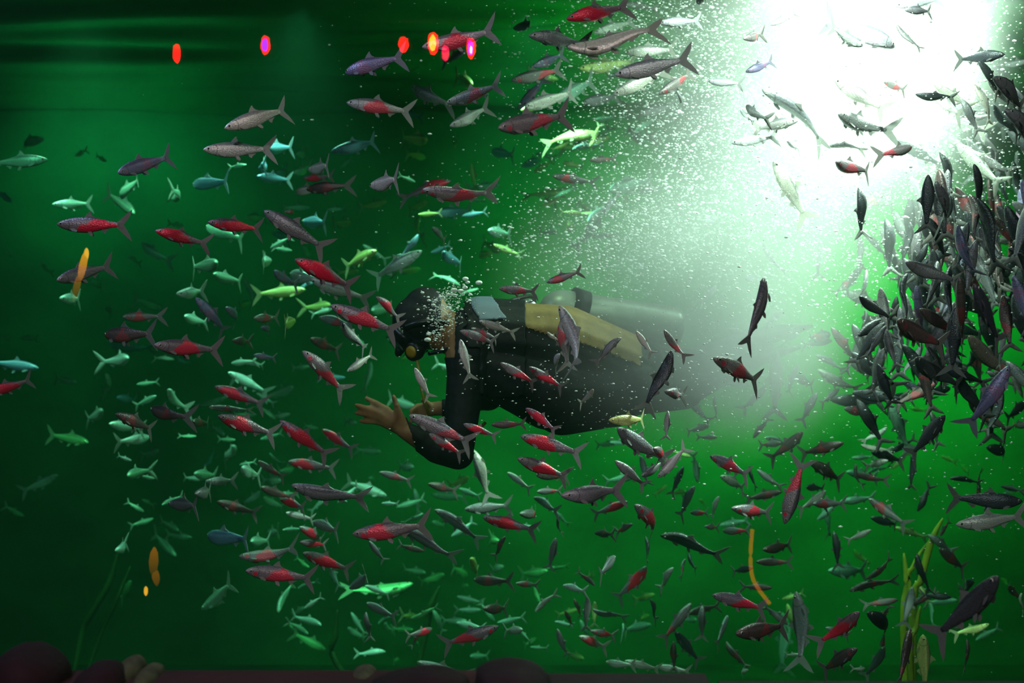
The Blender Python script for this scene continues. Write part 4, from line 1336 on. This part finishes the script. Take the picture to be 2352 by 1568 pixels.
# ------------------------------------------------------------------ haze of fine air around the bubbles (soft-edged clouds of scattering)
def haze_mat(name, k, col=(1, 1, .97)):
    m = bpy.data.materials.new(name); m.use_nodes = True; nt = m.node_tree; nt.nodes.clear()
    o = N(nt, 'ShaderNodeOutputMaterial'); tc = N(nt, 'ShaderNodeTexCoord')
    ln = N(nt, 'ShaderNodeVectorMath', operation='LENGTH'); nt.links.new(tc.outputs['Object'], ln.inputs[0])
    a = N(nt, 'ShaderNodeMath', operation='SUBTRACT', use_clamp=True); a.inputs[0].default_value = 1; nt.links.new(ln.outputs['Value'], a.inputs[1])
    p = N(nt, 'ShaderNodeMath', operation='POWER'); p.inputs[1].default_value = 1.6; nt.links.new(a.outputs[0], p.inputs[0])
    q = N(nt, 'ShaderNodeMath', operation='MULTIPLY'); q.inputs[1].default_value = k; nt.links.new(p.outputs[0], q.inputs[0])
    s = N(nt, 'ShaderNodeVolumeScatter'); s.inputs['Color'].default_value = (*col, 1); nt.links.new(q.outputs[0], s.inputs['Density'])
    nt.links.new(s.outputs[0], o.inputs['Volume'])
    return m
bm = bmesh.new(); bmesh.ops.create_icosphere(bm, subdivisions=2, radius=1.0); HZ = bpy.data.meshes.new('haze'); bm.to_mesh(HZ); bm.free()
for px, py, d, rx, ry, rz, k in HAZE:
    h = link('bubble_haze', HZ.copy(), mats=[haze_mat('air_haze', k)])
    h.location = at(px, py, d); h.scale = (rx, ry, rz)
    if h.location.z+rz > 3.3: h.location.z = min(h.location.z, 3.3-.35*rz)
    tag(h, 'cloud of fine white air haze under the flood lamp', 'haze', 'air haze around the bubbles', 'stuff')

# ------------------------------------------------------------------ swarm of small bubbles (uncountable: one object)
bub_m = plain('air_bubble', (.86, .90, .84), .12, spec=1.)
ico = bmesh.new(); bmesh.ops.create_icosphere(ico, subdivisions=1, radius=1.0)
IV = np.array([v.co[:] for v in ico.verts]); IF = np.array([[v.index for v in f.verts] for f in ico.faces]); ico.free()
C = []
for px, py, d, sx, sz, sd, n in BUB:
    c = np.array(at(px, py, d)); C.append(c+rng.normal(size=(n, 3))*np.array([sx, sd, sz]))
C = np.concatenate(C); C = C[(C[:, 2] < 3.33) & (C[:, 1] > 3.1)]
n = len(C); rad = np.exp(rng.normal(math.log(.0021), .45, n)).clip(.0009, .0060); rad[C[:, 1] < 5.15] *= .68
st = np.stack([rad*rng.uniform(1.1, 2.0, n), rad, rad*rng.uniform(.7, 1., n)], 1)
P = (IV[None]*st[:, None]+C[:, None]).reshape(-1, 3)
Fc = (IF[None]+(np.arange(n)*len(IV))[:, None, None]).reshape(-1, 3)
me = bpy.data.meshes.new('bubbles'); me.vertices.add(len(P)); me.vertices.foreach_set('co', P.astype(np.float32).ravel())
me.loops.add(Fc.size); me.loops.foreach_set('vertex_index', Fc.ravel().astype(np.int32)); me.polygons.add(len(Fc))
me.polygons.foreach_set('loop_start', np.arange(0, Fc.size, 3, dtype=np.int32)); me.update(calc_edges=True)
me.polygons.foreach_set('use_smooth', np.ones(len(Fc), dtype=bool))
tag(link('bubbles', me, mats=[bub_m]), 'swarm of tiny air bubbles rising around the white glare', 'bubbles', kind='stuff')

# ------------------------------------------------------------------ the diver
DD = 5.2
def D(px, py, dd=0.): return at(px, py, DD+dd)
PX = DD/F
skin_m = plain('diver_skin', (.27, .145, .06), .55, noise=(30, .15))
suit_m = plain('wetsuit_black', (.010, .011, .012), .65, noise=(40, .3), bump=.1, spec=.2)
tan_m = plain('suit_tan_lit', (.20, .135, .04), .7, noise=(25, .2), bump=.1)  # tan of the suit where light from above falls
vest_m = plain('vest_black', (.008, .009, .010), .6, noise=(30, .3), bump=.2, spec=.2)
patch_m = plain('shoulder_patch_slate', (.11, .15, .19), .6)
rubber_m = plain('black_rubber', (.008, .008, .009), .35)
lens_m = plain('mask_lens', (.01, .015, .015), .05, spec=.9)
def capsules(name, caps, vox):
    bm = bmesh.new()
    for p0, r0, p1, r1 in caps:
        ax = p1-p0; n = 14; Lc = max(ax.length, 1e-5); q = ax.to_track_quat('Z', 'Y') if ax.length > 1e-5 else Vector((0, 0, 1)).to_track_quat('Z', 'Y')
        prof = [(-r0*math.cos(t), r0*math.sin(t)) for t in (math.pi*k/12 for k in range(0, 7))]+[(Lc+r1*math.cos(t), r1*math.sin(t)) for t in (math.pi*k/12 for k in range(6, -1, -1))]
        rings = []
        for h, r in prof:
            if r < 1e-6: rings.append([bm.verts.new(p0+q@Vector((0, 0, h)))])
            else: rings.append([bm.verts.new(p0+q@Vector((r*math.cos(2*math.pi*k/n), r*math.sin(2*math.pi*k/n), h))) for k in range(n)])
        for a, b_ in zip(rings, rings[1:]):
            for k in range(n):
                k2 = (k+1) % n
                if len(a) == 1: bm.faces.new((a[0], b_[k2], b_[k]))
                elif len(b_) == 1: bm.faces.new((a[k], a[k2], b_[0]))
                else: bm.faces.new((a[k], a[k2], b_[k2], b_[k]))
    me = bpy.data.meshes.new(name); bm.to_mesh(me); bm.free()
    o = bpy.data.objects.new('scratch', me); COL.objects.link(o)
    r = o.modifiers.new('r', 'REMESH'); r.mode = 'VOXEL'; r.voxel_size = vox
    s = o.modifiers.new('s', 'SMOOTH'); s.factor = .5; s.iterations = 6
    dg = bpy.context.evaluated_depsgraph_get(); dg.update()
    out = bpy.data.meshes.new_from_object(o.evaluated_get(dg)); out.name = name
    bpy.data.objects.remove(o); bpy.data.meshes.remove(me)
    for p in out.polygons: p.use_smooth = True
    return out
r_ = lambda p: p*PX
caps = [
 # trunk: back line, belly line
 (D(1108, 778), r_(84), D(1285, 800, .02), r_(96)), (D(1285, 800, .02), r_(96), D(1445, 862, .1), r_(88)),
 (D(1110, 830, -.02), r_(72), D(1270, 890), r_(98)), (D(1270, 890), r_(98), D(1400, 895, .06), r_(86)),
 (D(1290, 940, .02), r_(58), D(1370, 925, .06), r_(60)),
 (D(1105, 790, .14), r_(70), D(1280, 840, .14), r_(80)),
 # neck and head
 (D(1090, 775, .02), r_(58), D(1000, 760, 0), r_(46)), (D(985, 742), r_(56), D(965, 738), r_(60)), (D(978, 712), r_(50), D(990, 745), r_(58)), (D(955, 775, -.01), r_(38), D(948, 762, -.01), r_(40)),
 (D(930, 772, -.02), r_(10), D(918, 782, -.02), r_(9)),
 # near arm: shoulder, elbow, wrist
 (D(1080, 790, -.05), r_(64), D(1072, 850, -.1), r_(44)), (D(1072, 850, -.1), r_(42), D(1052, 1040, -.14), r_(32)), (D(1052, 1042, -.14), r_(33), D(1005, 1030, -.17), r_(31)), (D(1005, 1030, -.17), r_(31), D(930, 990, -.2), r_(18)),
 # far arm folded forward under the chest
 (D(1095, 820, .2), r_(52), D(1120, 905, .3), r_(38)), (D(1120, 905, .3), r_(34), D(1040, 935, .36), r_(20)), (D(1040, 935, .36), r_(20), D(985, 940, .38), r_(17)),
 # legs trailing away into the haze
 (D(1440, 880, .05), r_(74), D(1570, 890, .45), r_(52)), (D(1570, 890, .45), r_(48), D(1660, 850, .85), r_(34)),
 (D(1450, 860, .2), r_(74), D(1590, 850, .6), r_(52)), (D(1590, 850, .6), r_(48), D(1690, 800, 1.0), r_(34)),
]
# hand with five fingers
W = (928, 989); HD = -.2
for kn, md, tp, dz in (((886, 940), (862, 925), (841, 914), -.01), ((873, 948), (845, 938), (818, 930), -.015), ((871, 957), (845, 951), (818, 948), -.01), ((878, 969), (853, 967), (829, 967), 0)):
    k, m_, t = D(*kn, HD+dz), D(*md, HD+dz-.006), D(*tp, HD+dz+.004)
    caps += [(D(*W, HD), r_(15), k, r_(10)), (k, r_(9), m_, r_(7.2)), (m_, r_(7.2), t, r_(5.6))]
caps += [(D(*W, HD), r_(15), D(918, 955, HD-.02), r_(10.5)), (D(918, 955, HD-.02), r_(9.5), D(911, 931, HD-.03), r_(7.5)), (D(911, 931, HD-.03), r_(7.5), D(904, 911, HD-.03), r_(5.8)),
         (D(905, 968, HD), r_(17), D(885, 957, HD), r_(13))]
# far hand: a relaxed fist-like curl of five fingers
for j in range(4):
    a = D(985-4*j, 930+9*j, .38); b1 = D(958-2*j, 932+9*j, .37); c1 = D(944, 944+8*j, .35)
    caps += [(D(990, 942, .38), r_(15), a, r_(9)), (a, r_(8), b1, r_(7)), (b1, r_(7), c1, r_(6))]
caps += [(D(990, 935, .37), r_(10), D(972, 918, .34), r_(7))]
body = capsules('diver_body', caps, .0058)
person = link('person', body, mats=[skin_m])
tag(person, 'diver in black hood and wetsuit swimming left, hand spread, steel cylinder on back', 'person')
def pxof(p): return (1176+p[0]*F/p[1], 784-(p[2]-CAMZ)*F/p[1])
def shell(name, pred, off, thick, m, parent=person, smooth=0):
    bm = bmesh.new(); bm.from_mesh(body); bm.normal_update()
    dele = [f for f in bm.faces if not pred(f.calc_center_median(), f.normal)]
    bmesh.ops.delete(bm, geom=dele, context='FACES'); bm.normal_update()
    if smooth:
        for _ in range(smooth): bmesh.ops.smooth_vert(bm, verts=[v for v in bm.verts if v.is_boundary], factor=.5, use_axis_x=True, use_axis_y=True, use_axis_z=True)
    for v in bm.verts: v.co += v.normal*off
    bnd = [e for e in bm.edges if e.is_boundary]
    vm = {}
    for e in bnd:
        for v in e.verts:
            if v not in vm: vm[v] = bm.verts.new(v.co-v.normal*thick)
    for e in bnd:
        a, b_ = e.verts
        try: bm.faces.new((a, b_, vm[b_], vm[a]))
        except ValueError: pass
    bmesh.ops.recalc_face_normals(bm, faces=bm.faces)
    me = bpy.data.meshes.new(name); bm.to_mesh(me); bm.free()
    for p in me.polygons: p.use_smooth = True
    return link(name, me, parent, [m])
def side(p, a, b_):    # >0 below / right of the line a->b in the picture of the diver
    x, y = pxof(p); return (b_[0]-a[0])*(y-a[1])-(b_[1]-a[1])*(x-a[0])
def in_suit(p, n):
    x, y = pxof(p)
    if x < 1046 and y > 895 and p.y < 5.2: return x > 945+.35*(y-1000)      # near sleeve ends above the wrist
    if p.y > 5.42 and x < 1060 and y > 890: return x > 1015
    return x > 1046 or y > 820
shell('wetsuit', in_suit, .005, .006, suit_m, smooth=4)
def in_hood(p, n):
    x, y = pxof(p)
    return x < 1012 and y < 830 and p.y < 5.42 and not (x < 948 and y > 752 and side(p, (905, 752), (975, 800)) > 0) and not (y > 765 and x > 985)
shell('hood', in_hood, .007, .008, suit_m, smooth=4)
tan_edge = lambda x: np.interp(x, [1200, 1260, 1330, 1400, 1480], [752, 772, 790, 815, 850])
shell('lit_suit', lambda p, n: 1200 < pxof(p)[0] < 1472 and pxof(p)[1] < tan_edge(pxof(p)[0]), .010, .008, tan_m, smooth=14)['label'] = 'lit tan upper side of the suit'  # suit's lit upper side painted tan; the black below is its shade
vest = shell('buoyancy_vest', lambda p, n: 1072 < pxof(p)[0] < 1207 and pxof(p)[1] < 905 and p.y > 5.0 and not (pxof(p)[0] < 1098 and pxof(p)[1] > 800), .020, .022, vest_m, smooth=6)
shell('shoulder_patch', lambda p, n: p.y < 5.25 and pxof(p)[1] < 742 and side(p, (1080, 700), (1110, 760)) < 0 and side(p, (1118, 680), (1160, 735)) > 0 and pxof(p)[0] > 1070, .026, .010, patch_m, smooth=3)
# mask
mb = bmesh.new(); bmesh.ops.create_cube(mb, size=1)
for v in mb.verts: v.co = Vector((v.co.x*.062*(1 if v.co.x > 0 else 1), v.co.y*.165, v.co.z*.092*(1.0 if v.co.x > 0 else .9)))
bmesh.ops.bevel(mb, geom=mb.edges[:], offset=.018, segments=3, affect='EDGES')
me = bpy.data.meshes.new('mask'); mb.to_mesh(me); mb.free()
for p in me.polygons: p.use_smooth = True
mask = link('mask', me, person, [rubber_m]); mask.location = D(921, 776, -.01); mask.rotation_euler = (0, math.radians(-40), math.radians(14))
ln = link('lens', box_mesh('lens', -.035, -.028, -.07, .07, -.033, .033, .003), mask, [lens_m])
nose_me = lathe('nose_pocket', [(-.018, .012), (0, .018), (.02, .013), (.028, .004)], 10, Vector((-1, 0, -.5)), Vector((-.03, 0, -.03)))
link('nose_pocket', nose_me, mask, [rubber_m])
strap_me = tube('mask_strap', [D(931, 752, -.085), D(960, 742, -.103), D(995, 738, -.10), D(1028, 742, -.06)], .012, 8); link('mask_strap', strap_me, person, [rubber_m])
# regulator and hose
c0 = D(953, 806, -.075); axr = Vector((-.55, -.8, -.15)).normalized()
reg = link('regulator', lathe('regulator', [(-.045, .018), (-.02, .030), (0, .036), (.016, .035), (.022, .030)], 20, axr, c0), person, [rubber_m])
pur = link('purge_cover', lathe('purge_cover', [(.018, .024), (.026, .022), (.030, .012)], 18, axr, c0), reg, [plain('purge_cover_yellow', (.26, .17, .008), .5)]); pur['label'] = 'yellow purge cover'
hose_m = plain('hose_yellow_green', (.16, .17, .02), .45)
hs = link('hose', tube('hose', [D(957, 822, -.08), D(962, 850, -.1), D(970, 900, -.12), D(984, 948, -.11), D(1002, 985, -.05), D(1040, 999, .02), D(1085, 997, .05), D(1115, 970, .08)], .0065, 8), person, [hose_m]); hs['label'] = 'yellow-green regulator hose'
link('hose', tube('hose', [D(985, 812, -.06), D(1030, 800, -.1), D(1075, 760, -.12), D(1140, 705, -.08), D(1215, 680, .12), D(1228, 694, .22)], .0075, 8), person, [rubber_m])
# fins on the feet
for (ax_, ay, ad) in ((1660, 850, .85), (1690, 800, 1.0)):
    a = D(ax_, ay, ad); t = D(ax_+120, ay-50, ad+.45); dr = (t-a).normalized(); q = dr.to_track_quat('X', 'Z').to_matrix()
    fm = bmesh.new(); vs = []
    for x, wd, th in ((-.08, .04, .05), (.1, .05, .045), (.22, .075, .02), (.40, .10, .01), (.58, .115, .006)):
        vs.append([fm.verts.new(a+q@Vector((x, sy*wd, sz*th))) for sy, sz in ((-1, -1), (1, -1), (1, 1), (-1, 1))])
    for r0, r1 in zip(vs, vs[1:]):
        for k in range(4): fm.faces.new((r0[k], r0[(k+1) % 4], r1[(k+1) % 4], r1[k]))
    fm.faces.new(vs[0][::-1]); fm.faces.new(vs[-1]); me = bpy.data.meshes.new('swim_fin'); fm.to_mesh(me); fm.free(); link('swim_fin', me, person, [rubber_m])
# air cylinder strapped to the back
steel_m = plain('cylinder_paint', (.26, .31, .24), .4, .3, noise=(14, .12))
ca, cb = D(1240, 707, .20), D(1560, 755, .32); axc = (cb-ca).normalized(); Lc = (cb-ca).length; Rc = .082
cyl = link('air_cylinder', lathe('air_cylinder', [(0, .02), (.012, .045), (.04, .070), (.075, Rc), (Lc-.03, Rc), (Lc-.01, Rc*.95), (Lc, Rc*.8)], 28, axc, ca), person, [steel_m]); cyl['label'] = 'steel air cylinder'
link('valve', lathe('valve', [(-.085, .016), (-.06, .028), (-.03, .028), (-.02, .018), (.01, .018)], 14, axc, ca), cyl, [plain('valve_chrome', (.5, .5, .5), .25, .9)])
link('cylinder_strap', lathe('cylinder_strap', [(.115, Rc+.001), (.115, Rc+.014), (.175, Rc+.014), (.175, Rc+.001)], 28, (axc+Vector((.0, 0, -.18))).normalized(), ca+Vector((0, 0, .025))), cyl, [vest_m])

# breathed-out bubbles about the hood: the ones large enough to tell apart
bm = bmesh.new(); bmesh.ops.create_icosphere(bm, subdivisions=2, radius=1.0); BM = bpy.data.meshes.new('bubble'); bm.to_mesh(BM); bm.free(); BM.materials.append(bub_m)
for p in BM.polygons: p.use_smooth = True
spots = [(1069, 640, 8), (1100, 649, 9), (1074, 648, 6), (970, 672, 5), (985, 690, 5), (1001, 690, 6), (1012, 682, 6), (1043, 666, 9), (1058, 668, 8), (1068, 660, 7), (1080, 676, 5), (1029, 706, 6), (983, 731, 4), (985, 766, 7), (982, 780, 9), (975, 703, 4), (990, 712, 5), (1044, 678, 6), (1030, 676, 6), (1078, 690, 5), (960, 711, 4), (995, 700, 6)]
ORD = ['highest', 'second highest', 'third highest', 'fourth highest', 'fifth highest', 'sixth highest', 'seventh highest', 'eighth highest', 'ninth highest', 'tenth highest', 'eleventh highest']
ORD = ORD+[q.replace('highest', 'lowest') for q in ORD[::-1]]
spots.sort(key=lambda q: (q[1], q[0]))
for k, (px, py, r) in enumerate(spots):
    o = bpy.data.objects.new('bubble', BM); COL.objects.link(o); dd = -.15-.05*random.random(); o.location = D(px, py, dd); r *= .72; o.scale = (r*PX*1.25, r*PX, r*PX*.8)
    tag(o, f"{'large' if r > 4.6 else 'small'} air bubble, {ORD[k]} in the stream by the diver's hood", 'bubble', 'bubbles breathed out by the diver')

# ------------------------------------------------------------------ stones on the ledge
stone_m = plain('stone_red_black', (.012, .004, .005), .85, noise=(12, .5), bump=.5)
algae_m = plain('stone_algae', (.06, .075, .035), .9, noise=(18, .6), bump=.6)
def stone(px, py, rx, rz, d, m, label, seed, flat=0):
    rd = random.Random(seed); bm = bmesh.new(); bmesh.ops.create_icosphere(bm, subdivisions=3, radius=1.0)
    ph = [rd.uniform(0, 6) for _ in range(6)]; s = d/F
    for v in bm.verts:
        x, y, z = v.co; k = 1+.07*math.sin(3*x+ph[0])+.06*math.sin(4*y+ph[1])+.06*math.sin(4*z+2*x+ph[2])+.03*math.sin(9*x+7*z+ph[3])
        v.co = Vector((x*rx*s*k, y*.10*k, math.copysign(abs(z)**(.75 if flat else 1), z)*rz*s*k))
    me = bpy.data.meshes.new('stone'); bm.to_mesh(me); bm.free()
    for p in me.polygons: p.use_smooth = True
    o = link('stone', me, mats=[m]); o.location = at(px, py, d); tag(o, label, 'stone', 'stones on the ledge under the pane')
stone(55, 1568, 105, 82, 2.9, stone_m, 'large dark red-black stone in the bottom left corner of the ledge', 1)
stone(60, 1530, 70, 42, 3.04, algae_m, 'flat algae-grown stone behind the large stone in the bottom left corner', 2)
stone(238, 1575, 62, 58, 2.9, stone_m, 'round dark red-black stone second along the ledge from the left', 3)
stone(298, 1548, 36, 34, 2.97, algae_m, 'small olive algae-grown stone beside the round dark stone', 4)
stone(342, 1562, 24, 30, 2.93, algae_m, 'smallest pale stone where the straight red ledge begins', 5)
stone(972, 1580, 112, 48, 2.88, stone_m, 'broad low black stone between the straight red ledge and the slab', 6)
stone(835, 1570, 40, 32, 2.97, algae_m, 'olive algae-grown stone at the end of the straight red ledge', 7)
stone(1175, 1578, 95, 58, 2.86, slab_m, 'smooth black stone at the rounded end of the slab', 8, 1)

# ------------------------------------------------------------------ water plants
leaf_m = plain('plant_leaf', (.26, .33, .02), .6, noise=(6, .35))
leaf_m2 = plain('plant_leaf_dark', (.012, .06, .008), .6, noise=(6, .35))
def plant(name_label, leaves, d, m, rootpx):
    root = empty('water_plant', Vector((at(rootpx, 784, d).x, d, -.88))); tag(root, name_label, 'plant')
    for pts, wd in leaves:
        P = [at(x, y, d+dz) for x, y, dz in pts]; P.append(Vector((root.location.x+random.uniform(-.08, .08), d+random.uniform(-.05, .05), -.89)))
        me = tube('leaf', P, [wd*(.25 if i == 0 else 1 if i < len(P)-1 else .4) for i in range(len(P))], 6)
        for v in me.vertices: v.co.y += 0
        o = link('leaf', me, root, [m]); o.matrix_parent_inverse = Matrix.Translation(-root.location)
plant('yellow-green ribbon-leaved plant at the lower right among dark fish', [([(2166, 1190, 0), (2140, 1240, 0), (2116, 1330, .03), (2098, 1420, .05)], .016), ([(2076, 1270, .1), (2083, 1350, .1), (2076, 1450, .1)], .018), ([(2114, 1392, -.05), (2104, 1440, -.05), (2092, 1520, -.05)], .014), ([(2140, 1235, .08), (2098, 1300, .08), (2090, 1390, .08)], .012)], 6.6, leaf_m, 2085)
plant('dim green slanting weed in the dark water at the lower left', [([(272, 1262, 0), (250, 1340, 0), (210, 1410, .03), (185, 1470, .05)], .02), ([(300, 1300, .1), (262, 1390, .1), (226, 1470, .1)], .016)], 8.8, leaf_m2, 170)
plant('dim green upright weed below the middle of the shoal', [([(1010, 1345, 0), (990, 1390, 0), (978, 1450, .03)], .022), ([(775, 1400, .1), (770, 1460, .1), (772, 1520, .1)], .02)], 8.6, leaf_m2, 900)

# ------------------------------------------------------------------ lamps of the dark hall behind the lens; the pane mirrors them
def emit(name, c, s):
    m = bpy.data.materials.new(name); m.use_nodes = True; nt = m.node_tree; nt.nodes.clear()
    o = N(nt, 'ShaderNodeOutputMaterial'); e = N(nt, 'ShaderNodeEmission'); e.inputs[0].default_value = (*c, 1); e.inputs[1].default_value = s
    nt.links.new(e.outputs[0], o.inputs['Surface']); return m
can_m = plain('lamp_housing', (.01, .01, .01), .6)
def mirror(px, py, dv):
    p = at(px, py, dv); return Vector((p.x, 2*PANE-p.y, p.z))
def blob(name, wx, wz, seed, th=.004, n=18):
    rd = random.Random(seed); v = []; f = []
    for k in range(n):
        a = 2*math.pi*k/n; r = 1+rd.uniform(-.09, .09); v.append((wx*r*math.cos(a), 0, wz*r*math.sin(a)))
    v += [(x, -th, z) for x, _, z in v]
    f.append(tuple(range(n))[::-1]); f.append(tuple(range(n, 2*n)))
    for k in range(n): f.append((k, (k+1) % n, n+(k+1) % n, n+k))
    return mesh(name, v, f, False)
DV = 7.0; s_ = DV/F
RED = emit('lamp_red', (1, .004, .006), 30); VIO = emit('lamp_violet', (.42, .01, 1), 22); AMB = emit('lamp_amber', (1, .42, .02), 26); PNK = emit('lamp_pink', (1, .01, .08), 16); MAG = emit('lamp_magenta', (1, .01, .75), 26); WHT = emit('lamp_white_violet', (.9, .6, 1), 40)
bar = mirror(0, 35, DV).z
for px, py, w_, h_, m1, m2, lab in ((406, 122, 9, 23, RED, None, 'single red stage lamp, mirrored in the pane at the far left'), (610, 104, 11, 22, RED, VIO, 'violet stage lamp with a red edge, mirrored in the pane'),
        (927, 102, 12, 18, RED, None, 'small round red stage lamp, mirrored beside the orange-cored one'), (995, 99, 13, 26, RED, AMB, 'stage lamp with orange core and red rim, mirrored in the pane'),
        (1023, 122, 9, 18, PNK, None, 'pinkish red stage lamp, mirrored just under the orange-cored one'), (1082, 111, 11, 24, RED, MAG, 'magenta stage lamp with white core, mirrored rightmost of the row')):
    p = mirror(px, py, DV); root = empty('stage_lamp', p); tag(root, lab, 'lamp', 'stage lamps of the hall')
    hs = link('housing', lathe('housing', [(-.16, .03), (-.15, .045), (-.01, max(w_, h_)*s_*1.02+.004)], 20, Vector((0, 1, 0)), Vector((0, -.012, 0))), root, [can_m])
    link('bracket', tube('bracket', [(0, -.08, .03), (0, -.08, .08), (0, -.08, bar-p.z)], .008, 6), root, [can_m])
    l1 = link('lens', blob('lens', w_*s_, h_*s_, px), root, [m1]); l1.location = (0, .004, 0)
    if m2:
        l2 = link('lamp_core', blob('lamp_core', w_*s_*.62, h_*s_*.72, px+1), root, [m2]); l2.location = (-.1*w_*s_, .010, 0)
        if m2 is MAG: l3 = link('filament', blob('filament', w_*s_*.25, h_*s_*.35, px+2), root, [WHT]); l3.location = (0, .016, -.2*h_*s_)
tr = link('lighting_truss', tube('lighting_truss', [(-3, -1.68, bar), (-1, -1.68, bar), (1, -1.68, bar), (3, -1.68, bar)], .025, 10), mats=[can_m]); tag(tr, 'dark pipe that carries the stage lamps of the hall', 'truss')
def lantern(label, blobs, m, m2):
    p0 = mirror(blobs[0][0], blobs[0][1], DV); root = empty('glowing_lantern', p0); tag(root, label, 'lantern', 'amber lanterns of the hall')
    for k, (px, py, w_, h_, tilt, mm) in enumerate(blobs):
        g = link('lamp_shade', lathe('lamp_shade', [(-h_*s_, .15*w_*s_), (-h_*s_*.6, .75*w_*s_), (0, w_*s_), (h_*s_*.6, .8*w_*s_), (h_*s_, .2*w_*s_)], 14, Vector((math.sin(math.radians(tilt)), 0, math.cos(math.radians(tilt))))), root, [mm])
        g.location = mirror(px, py, DV)-p0
    link('post', tube('post', [(0, -.04, 0), (0, -.04, -.3), (0, -.04, -.9-p0.z)], .007, 6), root, [can_m])
def glow(name, c, s_top, s_bot, z0, z1):
    m = emit(name, c, 1.0); nt = m.node_tree; e = [n for n in nt.nodes if n.type == 'EMISSION'][0]
    tc = N(nt, 'ShaderNodeTexCoord'); sp = N(nt, 'ShaderNodeSeparateXYZ'); mr = N(nt, 'ShaderNodeMapRange')
    nt.links.new(tc.outputs['Object'], sp.inputs[0]); nt.links.new(sp.outputs['Z'], mr.inputs['Value'])
    mr.inputs['From Min'].default_value = z0; mr.inputs['From Max'].default_value = z1; mr.inputs['To Min'].default_value = s_bot; mr.inputs['To Max'].default_value = s_top
    nt.links.new(mr.outputs[0], e.inputs['Strength']); return m
AM1 = emit('amber_bright', (1, .5, .03), 12); AM2 = glow('amber_soft', (1, .38, .01), 10, 2.5, -38*s_, 38*s_); AM3 = glow('amber_dim', (1, .34, .01), 2.8, .4, -34*s_, 30*s_)
lantern('amber lantern mirrored as the upper orange glow in the pane', [(190, 612, 9, 38, 12, AM2), (198, 585, 6, 16, 5, AM1), (176, 660, 8, 34, 12, AM3)], None, None)
lantern('amber lantern mirrored as the lower orange glow in the pane', [(335, 1357, 5, 11, 0, AM1), (353, 1290, 11, 34, 3, AM3), (358, 1325, 9, 20, -8, AM3)], None, None)
nt_ = empty('neon_tube', mirror(1730, 1250, DV)); tag(nt_, 'thin bent amber neon tube mirrored as the orange streak at the lower right', 'lamp')
pts = [(1728, 1215), (1724, 1270), (1727, 1320), (1742, 1352), (1768, 1386)]
g = link('tube', tube('tube', [mirror(x, y, DV)-nt_.location for x, y in pts], 4.5*s_, 8), nt_, [emit('amber_neon', (1, .30, .01), 3.2)])
link('post', tube('post', [(0, -.04, 0), (0, -.04, -.3), (0, -.04, -.9-nt_.location.z)], .006, 6), nt_, [can_m])
